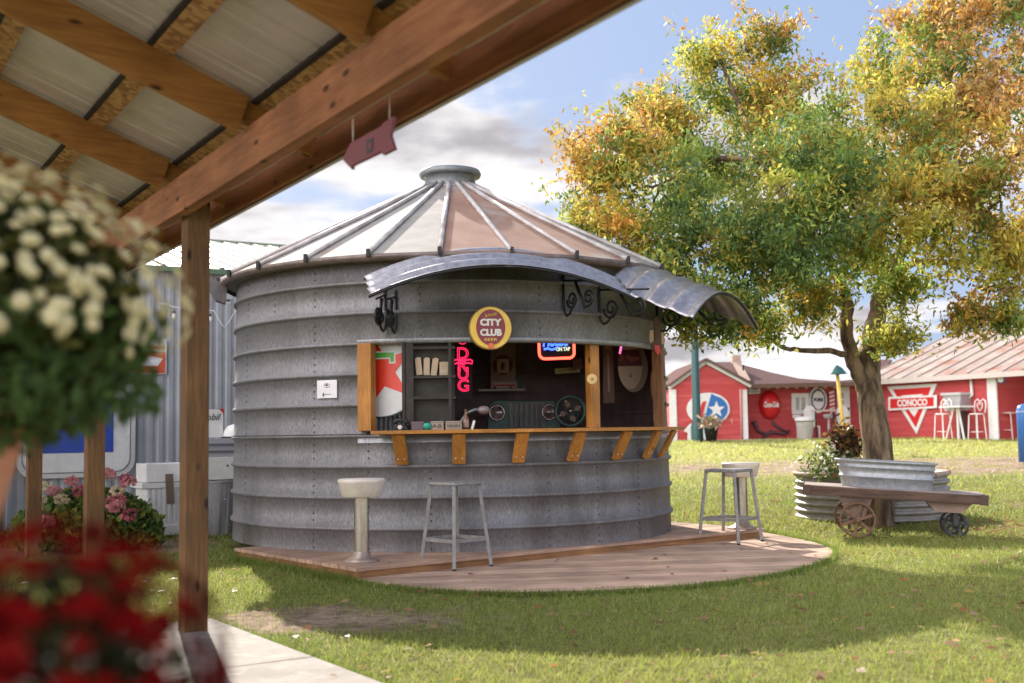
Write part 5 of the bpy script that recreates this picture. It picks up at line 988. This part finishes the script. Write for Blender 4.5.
# a few bare twigs that stand clear of the crown are part of the crown mesh above; ivy-like spill by the right awning
# ------------------------------------------------------------------ grey shed on the left and the things along its wall
WD = BW; WN = Vector((WD.y, -WD.x, 0))
S0 = at(152.6, 267.4, 15.1); SF = Fr((S0.x, S0.y, 0), WD, (0,0,1), WN)
def onw(px, py, off=0):
    F = Fr(SF.o+WN*off, WD, (0,0,1), WN); return px_poly(F, [(px,py)])[0]
def shed():
    t = thing('grey_shed', 'long blue grey corrugated shed with a pale metal roof at the left', 'shed', (S0.x-2, S0.y, -.1)); zt = S0.z
    mb = MB(); pr = []; x = -5.0
    while x < 3.3:
        pr += [(x,0),(x+.025,.018),(x+.075,.018),(x+.10,0)]; x += .13
    vs = []
    for a, h in pr: vs += [SF.p(a, -.3, h), SF.p(a, zt+.02, h)]
    mb.add(vs, [(2*i,2*i+1,2*i+3,2*i+2) for i in range(len(pr)-1)]); mb.build('wall', mat('shed_grey', (.38,.385,.41), (.32,.325,.35), rough=.6, metal=.15, nscale=3), t)
    MB().box(Fr(SF.o-WN*.02, WD, (0,0,1), WN), (-5,3.3), (-.4,zt), (-6,-.005)).build('body', flat('shed_body', (.20,.22,.26)), t)
    # roof rises away from the wall
    rz = 1.08; rd_ = 4.2
    e = lambda a: SF.p(a, zt, .18); rg = lambda a: SF.p(a, zt+rz, .18-rd_)
    mb = MB(); pr = []; x = -5.3
    while x < 3.5: pr += [(x,0),(x+.17,0),(x+.19,.03),(x+.22,.03),(x+.24,0)]; x += .26
    vs = []
    for a, h in pr: vs += [e(a)+Vector((0,0,h)), rg(a)+Vector((0,0,h))]
    mb.add(vs, [(2*i,2*i+1,2*i+3,2*i+2) for i in range(len(pr)-1)]); mb.build('roof', mat('shed_roof', (.38,.40,.34), (.31,.33,.28), rough=.5, metal=.1, nscale=2), t, solid=.01)
    MB().bar(e(-5.3)+Vector((0,0,-.03)), e(3.6)+Vector((0,0,-.03)), .03, .07).build('eave_trim', flat('green_trim', (.10,.17,.10)), t); MB().bar(rg(-5.3)+Vector((0,0,.04)), rg(3.6)+Vector((0,0,.04)), .12, .02).build('ridge_cap', flat('green_trim2', (.30,.36,.28)), t)
    # big sign panel with rounded corners
    F = Fr(SF.o+WN*.03, WD, (0,0,1), WN)
    def rrect(x0, y0, x1, y1, r, n=6):
        o = []
        for cx, cy, a0 in ((x1-r,y1-r,0),(x0+r,y1-r,90),(x0+r,y0+r,180),(x1-r,y0+r,270)):
            for i in range(n+1): a = R(a0+90*i/n); o.append((cx+r*math.cos(a), cy+r*math.sin(a)))
        return o
    x1, y0 = onw(134, 476, .03); x0 = onw(15, 476, .03)[0]; y1 = onw(134, 366, .03)[1]
    s = thing('framed_wall_sign', 'large white sign with rounded corners and a blue field on the grey shed', 'sign', F.p((x0+x1)/2,y0)); 
    MB().prism(F, rrect(x0,y0,x1,y1,.22), 0, .06).build('frame', flat('frame_white', (.66,.62,.60), .4), s, bevel=.01); MB().prism(F, rrect(x0+.06,y0+.06,x1-.06,y1-.06,.18), .061, .066).build('shadow_line', flat('frame_shadow', (.25,.25,.28)), s)
    MB().prism(F, rrect(x0+.075,y0+.075,x1-.075,y1-.075,.17), .067, .075).build('face', M_TRIM, s)
    bx, by = onw(113, 452, .1); MB().box(F, (x0+.15,bx), (by,y1-.2), (.076,.082)).build('blue_field', flat('deep_blue', (.015,.06,.40), .4), s)
    text('lettering', 'OPEN', .42, Fr(F.p((x0+bx)/2,(by+y1-.2)/2,.085), WD, (0,0,1), WN), M_TRIM, s, width=(bx-x0)*.6)
    a0, b1 = onw(141, 338, .03); a1, b0 = onw(166, 374, .03)
    s = thing('poster_sign', 'red and white square poster on the grey shed beside the tall post', 'sign', F.p((a0+a1)/2,b0)); MB().box(F, (a0-.25,a1), (b0,b1), (0,.02)).build('board', M_TRIM, s); MB().box(F, (a0-.24,a1-.015), (b0+.01,b0+(b1-b0)*.62), (.021,.025)).build('red_field', flat('poster_orange', (.65,.10,.05)), s); MB().box(F, (a0-.1,a1-.03), (b0+(b1-b0)*.70,b0+(b1-b0)*.78), (.021,.025)).build('red_line', flat('poster_orange', (.65,.10,.05)), s)
    mb = MB(); mb.prism(F, [(a0-.02,b0+.10),(a1-.12,b0+.10),(a1-.05,b0+.2),(a0+.1,b0+.24)], .026, .03); mb.build('white_stroke', M_TRIM, s)
shed()
def along(px, py, off): # frame standing on the ground in front of the wall
    off += 1.35; a, _ = onw(px, py, off); p = SF.o+WD*a+WN*off; return Fr((p.x, p.y, float(gnd(p.y))-.0), WD, (0,0,1), WN)
def shed_things():
    F = along(146, 525, .55); k = 13.3/F_PX; z0 = 0
    t = thing('slatted_cabinet', 'white ribbed cabinet with a brown strap standing against the grey shed', 'cabinet', F.o); w = .95; h = .78
    MB().box(F, (0,w), (.08,h-.16), (-.5,0)).build('body', M_TRIM, t, bevel=.01); mb = MB()
    for i in range(16): mb.box(F, (.01+i*w/16,.01+i*w/16+.034), (.10,h-.17), (.0005,.014))
    mb.build('front_slats', M_TRIM, t, bevel=.003)
    MB().box(F, (-.06,w+.04), (h-.22,h-.16), (-.52,.03)).build('top_rail', M_TRIM, t, bevel=.006); MB().box(F, (0,w), (h-.155,h+.06), (-.5,-.02)).build('lid', M_TRIM, t, bevel=.008); MB().box(F, (-.02,w+.01), (.02,.14), (-.5,.035)).build('plinth', M_TRIM, t, bevel=.006)
    MB().prism(F, [(.22,h-.40),(.31,h-.40),(.29,h-.06),(.20,h-.06)], .034, .05).build('strap', flat('strap_brown', (.17,.12,.09)), t, bevel=.003)
    F = along(123, 527, .75); t = thing('concrete_block', 'pale flat block on the soil left of the white cabinet', 'block', F.o); MB().box(F, (0,.42), (.0,.10), (-.3,0)).build('block', flat('block_pale', (.50,.46,.44), .8), t, bevel=.01); MB().box(F, (.05,.37), (.10,.15), (-.25,-.05)).build('cap', flat('block_pale', (.50,.46,.44), .8), t, bevel=.01)
    F = along(221, 526, .62); c = F.o; t = thing('galvanised_bin', 'dented galvanised rubbish bin between the tall post and the round bar', 'bin', c); mb = MB(); n = 48; pr = [(.27,0),(.275,.02),(.33,.60),(.345,.605),(.345,.625),(.33,.63)]; vs = []
    for r, z in pr:
        for j in range(n): q = r-(.010 if (j//2)%2 and .01 < z < .6 else 0); a = 2*math.pi*j/n; vs.append((c.x+q*math.cos(a), c.y+q*math.sin(a), c.z+z))
    mb.add(vs, [(i*n+j, i*n+(j+1)%n, (i+1)*n+(j+1)%n, (i+1)*n+j) for i in range(len(pr)-1) for j in range(n)], False); mb.build('body', M_GALV, t)
    MB().tube([F.p(-.06,.44,.32),F.p(-.06,.41,.35),F.p(.06,.41,.35),F.p(.06,.44,.32)], .008, 6).build('handle', M_GALV, t)
    cz = .635
    G2 = Fr(F.o+Vector((0,0,cz)), WD, (0,0,1), WN); t = thing('white_crate', 'white box with a grey slatted rim resting on the galvanised bin', 'box', G2.o); MB().box(G2, (-.38,.36), (0,.26), (-.3,.3)).build('box', M_TRIM, t, bevel=.008); MB().prism(Fr(G2.p(-.02,.16,.302), WD, (0,0,1), WN), circ(.012,10), 0, .005).build('knob', M_BLACK, t)
    G3 = Fr(G2.o+Vector((0,0,.262)), WD, (0,0,1), WN); t = thing('grey_louvre_box', 'grey louvred metal case stacked on top of the white box', 'case', G3.o); MB().box(G3, (-.36,.42), (0,.21), (-.28,.27)).build('case', flat('case_grey', (.42,.42,.46), .5), t, bevel=.005)
    for i in range(2): MB().box(G3, (-.3,.38), (.05+.08*i,.075+.08*i), (.271,.285)).build('louvre', flat('louvre_dark', (.16,.16,.19)), t)
    G4 = Fr(G3.o+Vector((0,0,.212)), WD, (0,0,1), WN); t = thing('domed_lid', 'white domed lid with a black rim on top of the grey case', 'lid', G4.o); MB().lathe(G4.p(.17,0,.05), [(.17,.0),(.18,.01),(.165,.02)], 28).build('rim', M_BLACK, t); MB().lathe(G4.p(.17,0,.05), [(.16,.021),(.15,.08),(.11,.14),(.05,.165),(0,.17)], 28).build('dome', M_TRIM, t)
    t = thing('oil_can_sign', 'white rounded panel with dark script standing beside the domed lid', 'sign', G4.p(-.1,0,-.05)); Q = Fr(G4.p(-.12,0,-.08), WD, (0,0,1), WN)
    MB().prism(Q, [(-.2,.012),(.16,.012),(.16,.30),(.12,.34),(-.2,.345)], -.015, .015).build('panel', M_TRIM, t, bevel=.005); text('script', 'Mobil', .11, Fr(Q.p(.0,.25,.018), WD, (0,0,1), WN), flat('script_dark', (.08,.10,.10)), t, shear=.3, width=.26); MB().prism(Q, [(.04,.347),(.17,.347),(.17,.28),(.165,.30),(.12,.3455)], -.014, .014).build('red_edge', M_RED, t)
    F = along(236, 519, .75); t = thing('spare_wheel', 'black rubber wheel leaning behind the left edge of the round bar', 'wheel', F.o); MB().tube([F.p(.22*math.cos(a)+.08, .24+.22*math.sin(a), 0) for a in np.linspace(0,6.283,33)[:-1]], .06, 10, closed=True).build('tyre', flat('rubber', (.03,.03,.03), .8), t); MB().lathe(None, [(.165,-.03),(.17,0),(.165,.03)], 24, F=Fr(F.p(.08,.24,0), WD, (0,0,1), WN)).build('rim', M_GALV, t)
    # string of bulbs along the shed
    t = thing('string_lights', 'string of small bulbs drooping along the grey shed wall', 'string lights', F.o+Vector((0,0,2)))
    pts = [(160,303),(178,308),(200,309),(214,311),(222,325),(225,328),(229,322),(236,310),(246,308)]; P = [at(x, y, 14.7) for x, y in pts]; MB().tube(P, .008, 5).build('cable', flat('cable_white', (.55,.55,.58)), t)
    for x, y in ((174,311),(210,314)): p = at(x, y, 14.7); MB().lathe(p, [(.0,-.11),(.022,-.10),(.03,-.07),(.014,-.03)], 12).build('bulb', mat('bulb_glass', (.80,.78,.74), rough=.1, spec=.8), t); MB().lathe(p, [(.018,-.032),(.018,.0),(0,.002)], 10).build('socket', M_BLACK, t)
    p = at(227, 298, 15.2); t = thing('wall_lamp', 'small grey lamp on the shed wall under the eave beside the bar', 'lamp', p); MB().box(Fr(p, WD, (0,0,1), WN), (-.06,.06), (-.03,.04), (-.06,.08)).build('housing', flat('lamp_grey', (.40,.42,.44)), t, bevel=.01); MB().bar(p-Vector((0,0,.04)), p+WN*.1-Vector((0,0,.09)), .05, .02).build('shade', flat('lamp_grey', (.40,.42,.44)), t)
shed_things()
def hydrangea():
    c = at(88, 510, 12.2); gy = float(gnd(12.2)); t = thing('hydrangea_bush', 'leafy bush with pink flower heads in front of the grey shed', 'bush', (c.x,12.2,gy))
    n = 5200; th = rng.random(n)*6.283; rr = rng.random(n)**.5; C = np.stack([c.x+.78*rr*np.cos(th), 12.2+.38*rr*np.sin(th), gy+.04+rng.random(n)*(.62-.34*rr**2)], -1)
    pal = np.array([[.09,.17,.04],[.13,.22,.05],[.20,.27,.07],[.34,.34,.07],[.07,.12,.04]]); quads('leaves', leaves(C, .11, .06, .2), MATS['leaf'], t, pal[rng.integers(0,5,n)], (c.x,12.2,gy))
    proto = None
    for px, py in ((44,511),(45,487),(54,491),(62,499),(47,521),(80,491),(72,481),(108,474),(128,482),(117,491),(105,500),(119,499),(118,506),(113,507),(132,513),(129,515),(96,519),(40,500),(60,515),(125,478)):
        p = at(px, py, 12.2-rnd.uniform(.1,.45))
        m = MB(); r = rnd.uniform(.055,.085)
        n = 60; V = unit(rng.normal(size=(n,3)))*r*rng.uniform(.8,1.0,(n,1))*np.array([1,1,.75])+np.array(p); pk = [[.62,.20,.22],[.70,.32,.33],[.52,.14,.17],[.72,.44,.38]]; base = np.array(pk[rnd.randrange(4)] if rnd.random() > .12 else [.75,.66,.45])
        quads('flower_head', leaves(V, .045, .04, 0), MATS['leaf'], t, base*rng.uniform(.8,1.15,(n,1)), (c.x,12.2,gy))
    mb = MB()
    for _ in range(26): a = rnd.uniform(-.6,.6); p = Vector((c.x+a*.5,12.2,gy)); mb.tube([p, p+Vector((a*.35,rnd.uniform(-.2,.2),.3)), p+Vector((a*.6,rnd.uniform(-.3,.2),.52))], .006, 5)
    mb.build('stems', flat('stem_green', (.10,.12,.04)), t)
hydrangea()
# ------------------------------------------------------------------ potted mums close to the camera
def petal_bloom(name, col, r, parent, m):
    """one daisy-like bloom as a small mesh, facing +Z"""
    mb = MB()
    for ring, (rr, z, k, ph) in enumerate(((1.0,.0,13,0),(.78,.10,11,.2),(.5,.2,8,.1))):
        for i in range(k):
            a = 2*math.pi*i/k+ph; ca, sa = math.cos(a), math.sin(a); w = .24*r*rr; L_ = r*rr
            q = lambda u, v, h: (ca*u-sa*v, sa*u+ca*v, h)
            mb.add([q(.08*r,0,z*r), q(.55*L_,w*.55,(z+.06)*r), q(L_,0,(z-.06)*r), q(.55*L_,-w*.55,(z+.06)*r)], [(0,1,2,3)])
    return mb
def mum(name, lab, c, rad3, nb, r, m_bloom, cat, sel, leaf_cols, nleaf, leaf_len, grp, group_blooms=100, inner=.9):
    t = thing(name, lab, cat, c); c = Vector(c)
    proto = petal_bloom('bloom', None, r, t, m_bloom); me = None; cnt = 0; rest = MB()
    if True:
        o = proto.build('bloom', m_bloom, None); me = o.data; bpy.data.objects.remove(o)
    pts = []; tries = 0
    while len(pts) < nb and tries < nb*60:
        tries += 1; v = Vector(rng.normal(size=3)).normalized()
        if not sel(v): continue
        if any((v-q).length < .8*r/max(rad3) for q in pts): continue
        pts.append(v)
    pts.sort(key=lambda v: -(v.x*.8-v.y*1.0+v.z*.3))
    for i, v in enumerate(pts):
        p = Vector((v.x*rad3[0], v.y*rad3[1], v.z*rad3[2]))*rnd.uniform(.9,1.06); nrm = Vector((v.x/rad3[0], v.y/rad3[1], v.z/rad3[2])).normalized()
        nrm = (nrm+Vector((rnd.uniform(-.35,.35),rnd.uniform(-.35,.35),rnd.uniform(-.2,.45)))).normalized(); q = nrm.to_track_quat('Z','Y'); s = rnd.uniform(.75,1.15)
        if i < group_blooms:
            b = bpy.data.objects.new('bloom', me); COL.objects.link(b); b.parent = t; b.location = p; b.rotation_mode = 'QUATERNION'; b.rotation_quaternion = q; b.scale = (s,s,s)
        else:
            M_ = Matrix.LocRotScale(c+p, q, Vector((s,s,s))); rest.add([M_@Vector(x) for x in proto.v], proto.f)
    if rest.v: tag(rest.build('blooms', m_bloom, t), kind='stuff')
    v = unit(rng.normal(size=(nleaf,3))); k = rng.uniform(.3,.97,(nleaf,1))**.5; C = np.array(c)+v*k*np.array(rad3)*(inner-.05)
    lc = np.array(leaf_cols); quads('foliage', leaves(C, leaf_len, leaf_len*.5, .1), MATS['leaf'], t, lc[rng.integers(0,len(lc),nleaf)]*rng.uniform(.7,1.3,(nleaf,1)), tuple(c))
    return t
def mums():
    k = 2.1/F_PX; c = at(-58, 318, 2.1); rx, rz = 234*k, 162*k
    cream = mat('mum_cream', (.84,.79,.56), (.72,.60,.26), rough=.6, nscale=30)
    t = mum('white_mum', 'big hanging pot of creamy white mums close by at the left', c, (rx, rx*.9, rz), 560, .0165, cream, 'potted flowers', lambda v: v.y < .35 and v.z > -.12-.25*rnd.random() and (v.z > .15 or rnd.random() < .6), [[.06,.08,.022],[.11,.13,.03],[.17,.18,.04],[.035,.045,.015],[.24,.22,.06]], 7000, .045, None)
    # loose hanging sprigs under the ball
    n = 2600; a = rng.random(n)*6.283; rr = rng.random(n)**.5*.92; C = np.stack([c.x+rx*rr*np.cos(a), c.y+rx*.85*rr*np.sin(a), c.z-rng.random(n)*rz*(1.0-.45*rr)], -1); quads('trailing_leaves', leaves(C, .045, .02, .9), MATS['leaf'], t, np.array([[.09,.15,.04]])*rng.uniform(.6,1.6,(n,1)), tuple(c))
    zt = c.z-.55*rz; rt = (20+58)*k; pot = mat('terracotta', (.62,.28,.16), (.52,.20,.11), rough=.8, nscale=10)
    z1 = at(0, 440, 2.1).z; MB().lathe((c.x,c.y,0), [(0,z1-.20),(rt*.62,z1-.20),(rt,z1),(rt+.008,z1+.03),(rt-.01,z1+.03),(0,z1+.01)], 40).build('pot', pot, t)
    hook = Vector((c.x,c.y,2.62))
    for i in range(3): a = 2.1*i+.5; MB().tube([Vector((c.x+rt*math.cos(a),c.y+rt*math.sin(a),z1+.03)), Vector((c.x,c.y,c.z+rz+.25))], .002, 5).build('hanger_wire', M_BLACK, t)
    MB().tube([Vector((c.x,c.y,c.z+rz+.25)), hook], .003, 5).build('hook_wire', M_BLACK, t)
    k = 1.05/F_PX; c = at(22, 690, 1.05); rx, rz = 192*k, 162*k
    red = mat('mum_red', (.24,.002,.002), (.035,.001,.001), rough=.8, nscale=14, spec=.08)
    t = mum('red_mum', 'dark red mums in a pot close by at the lower left corner', c, (rx, rx*.9, rz), 300, .018, red, 'potted flowers', lambda v: v.y < .45 and v.z > -.6, [[.03,.035,.015],[.06,.065,.02],[.02,.02,.01],[.12,.11,.04]], 1500, .028, None)
    zb = c.z-rz*.6; MB().lathe((c.x,c.y,0), [(0,zb-.26),(.085,zb-.26),(.12,zb),(.125,zb+.02),(.11,zb+.02),(0,zb)], 36).build('pot', mat('terracotta', None) if False else MATS['terracotta'], t)
    zp = zb-.262; s = thing('plant_stand', 'wooden crate stand under the red mums', 'stand', (c.x,c.y,-.12)); F = Fr((c.x,c.y,0))
    MB().box(F, (-.16,.16), (zp-.03,zp), (-.16,.16)).build('top', M_POST, s)
    for a in (-.13,.13):
        for b in (-.13,.13): MB().box(F, (a-.02,a+.02), (-.074,zp-.031), (b-.02,b+.02)).build('leg', M_POST, s)
mums()
# ------------------------------------------------------------------ grass and fallen leaves
def inside(poly, X, Y):
    c = np.zeros(X.shape, bool); n = len(poly)
    for i in range(n):
        x1, y1 = poly[i][0], poly[i][1]; x2, y2 = poly[(i+1)%n][0], poly[(i+1)%n][1]
        if y1 == y2: continue
        k = ((y1 > Y) != (y2 > Y)) & (X < (x2-x1)*(Y-y1)/(y2-y1)+x1); c ^= k
    return c
UP = [D0, D0+DU*4.88, D0+DU*4.88+DV*2.27, D0+DV*2.27]
SLABP = [SL0, SL0+SLD*8, SL0+SLD*8+SLS*4.6, SL0+SLS*4.6]
def free(X, Y, m=0):
    bad = inside([(p.x,p.y) for p in DECKPOLY], X, Y) | inside([(p.x,p.y) for p in UP], X, Y) | inside([(p.x,p.y) for p in SLABP], X, Y) | ((X-XC)**2+(Y-YC)**2 < (RB+.02)**2) | ((X-TC.x)**2+(Y-TC.y)**2 < .95**2)
    bad |= ((X-S0.x)*WN.x+(Y-S0.y)*WN.y < .02) & (X < 1)
    return ~bad
def grass():
    V = []; T = []
    for y0, y1, dens, h, w in ((4.6,8.5,3400,.040,.0060),(8.5,12.5,1900,.046,.0085),(12.5,18,620,.06,.014),(18,27,190,.07,.024),(27,39,90,.08,.04)):
        xa, xb = -.48*y1-.3, .48*y1+.3; n = int(dens*(xb-xa)*(y1-y0)); X = rng.uniform(xa,xb,n); Y = rng.uniform(y0,y1,n)
        ok = (np.abs(X) < .47*Y+.4) & free(X,Y); dm = dirt_mask(X,Y); ok &= rng.random(n) > dm*.90; cl = fb(X,Y,2.6); ok &= rng.random(n) < .35+1.1*cl
        X, Y = X[ok], Y[ok]; n = len(X); q = fb(X,Y,.35); q2 = fb(X,Y,1.9); Z = gnd(Y)+(fb(X,Y,.9)-.5)*.025-.004; H = h*rng.uniform(.45,1.25,n)*(.6+.8*q2); a = rng.random(n)*6.283; ww = w*rng.uniform(.7,1.3,n)
        lean = rng.normal(size=(n,2))*H[:,None]*.55; P = np.stack([X,Y,Z],-1); s = np.stack([np.cos(a)*ww,np.sin(a)*ww,0*a],-1); tip = P+np.concatenate([lean,H[:,None]],1)
        V.append(np.stack([P-s/2, P+s/2, tip],1)); far = np.clip((Y-14)/12,0,1)[:,None]
        g1 = np.array([.155,.23,.045]); g2 = np.array([.37,.39,.09]); st = np.array([.52,.45,.21]); c = g1*(1-q[:,None])+g2*q[:,None]; c = c*(1-far)+np.array([.40,.43,.12])*far; c = c*rng.uniform(.7,1.35,(n,1)); dry = rng.random(n) < .13+.1*far[:,0]; c[dry] = st*rng.uniform(.6,1.1,(dry.sum(),1)); T.append(c)
    # longer uncut blades where the mower cannot reach: deck edges, slab edge, foot of the tank, post and bin
    rims = [(D0, D0+DV*2.3, 1500, .075), (Vector((XC-RB*.98,YC-.6,0)), Vector((XC-RB,YC+.5,0)), 500, .06)]
    dp = [(p.x,p.y) for p in DECKPOLY]; cdp = (.8,10.9)
    rims += [(Vector((a[0]+(a[0]-cdp[0])*.012,a[1]+(a[1]-cdp[1])*.012,0)), Vector((b[0]+(b[0]-cdp[0])*.012,b[1]+(b[1]-cdp[1])*.012,0)), 85, .055) for a, b in zip(dp[:-3], dp[1:-2])]
    e0 = SL0-SLS*.03; rims.append((e0, e0+SLD*6, 2600, .05))
    for a, b, m, h in rims:
        u = rng.random(m); w_ = rng.normal(size=m)*.018; d = Vector((b.x-a.x,b.y-a.y,0)).normalized(); X = a.x+(b.x-a.x)*u-d.y*w_; Y = a.y+(b.y-a.y)*u+d.x*w_
        if h == .075: X = X-DU.x*.055; Y = Y-DU.y*.055
        ok = free(X,Y); X, Y = X[ok], Y[ok]; m = len(X); H = h*rng.uniform(.4,1.3,m); a_ = rng.random(m)*6.283; P = np.stack([X,Y,gnd(Y)],-1); s = np.stack([np.cos(a_),np.sin(a_),0*a_],-1)*.0085; tip = P+np.concatenate([rng.normal(size=(m,2))*H[:,None]*.4,H[:,None]],1)
        V.append(np.stack([P-s/2,P+s/2,tip],1)); T.append(np.array([.19,.25,.05])*rng.uniform(.7,1.4,(m,1)))
    V = np.concatenate(V); T = np.concatenate(T); o = quads('grass', V, MATS['leaf'], None, T); tag(o, 'short green lawn grass with dry straw coloured patches', 'grass', kind='stuff')
    n = 1900; X = rng.uniform(-5,8,n); Y = 5.2+rng.random(n)**1.2*14; X = np.concatenate([X, rng.normal(5.9,.8,700)]); Y = np.concatenate([Y, rng.normal(12.6,.8,700)]); ok = (np.abs(X) < .46*Y+.3); X, Y = X[ok], Y[ok]; up = inside([(p.x,p.y) for p in UP], X, Y); lo = inside([(p.x,p.y) for p in DECKPOLY], X, Y); sl = inside([(p.x,p.y) for p in SLABP], X, Y)
    keep = ~((X-XC)**2+(Y-YC)**2 < (RB+.1)**2) & ~((up | lo) & (rng.random(len(X)) < .8)) & ~(sl & (rng.random(len(X)) < .9)); X, Y, up, lo, sl = X[keep], Y[keep], up[keep], lo[keep], sl[keep]
    Z = np.where(up, .009, np.where(lo, -.077, np.where(sl, -.062, gnd(Y)+.028))); C = np.stack([X,Y,Z],-1); n = len(X); a = rng.random(n)*6.283; L_ = rng.uniform(.016,.042,n)[:,None]; d = np.stack([np.cos(a),np.sin(a),rng.uniform(-.12,.12,n)],-1); s = np.stack([-np.sin(a),np.cos(a),rng.uniform(-.35,.35,n)],-1); W_ = L_*rng.uniform(.4,.75,(n,1))
    V = np.stack([C-d*L_, C+s*W_-d*L_*.1+np.array([0,0,.012]), C+d*L_, C-s*W_-d*L_*.1],1)*1.0; pal = np.array([[.42,.25,.14],[.46,.30,.18],[.38,.16,.07],[.42,.30,.09],[.28,.13,.07]])
    o = quads('fallen_leaves', V, MATS['leaf'], None, pal[rng.integers(0,5,n)]*rng.uniform(.8,1.2,(n,1))); tag(o, 'dry tan and rust coloured leaves scattered over the lawn and deck', 'leaves', kind='stuff')
grass()
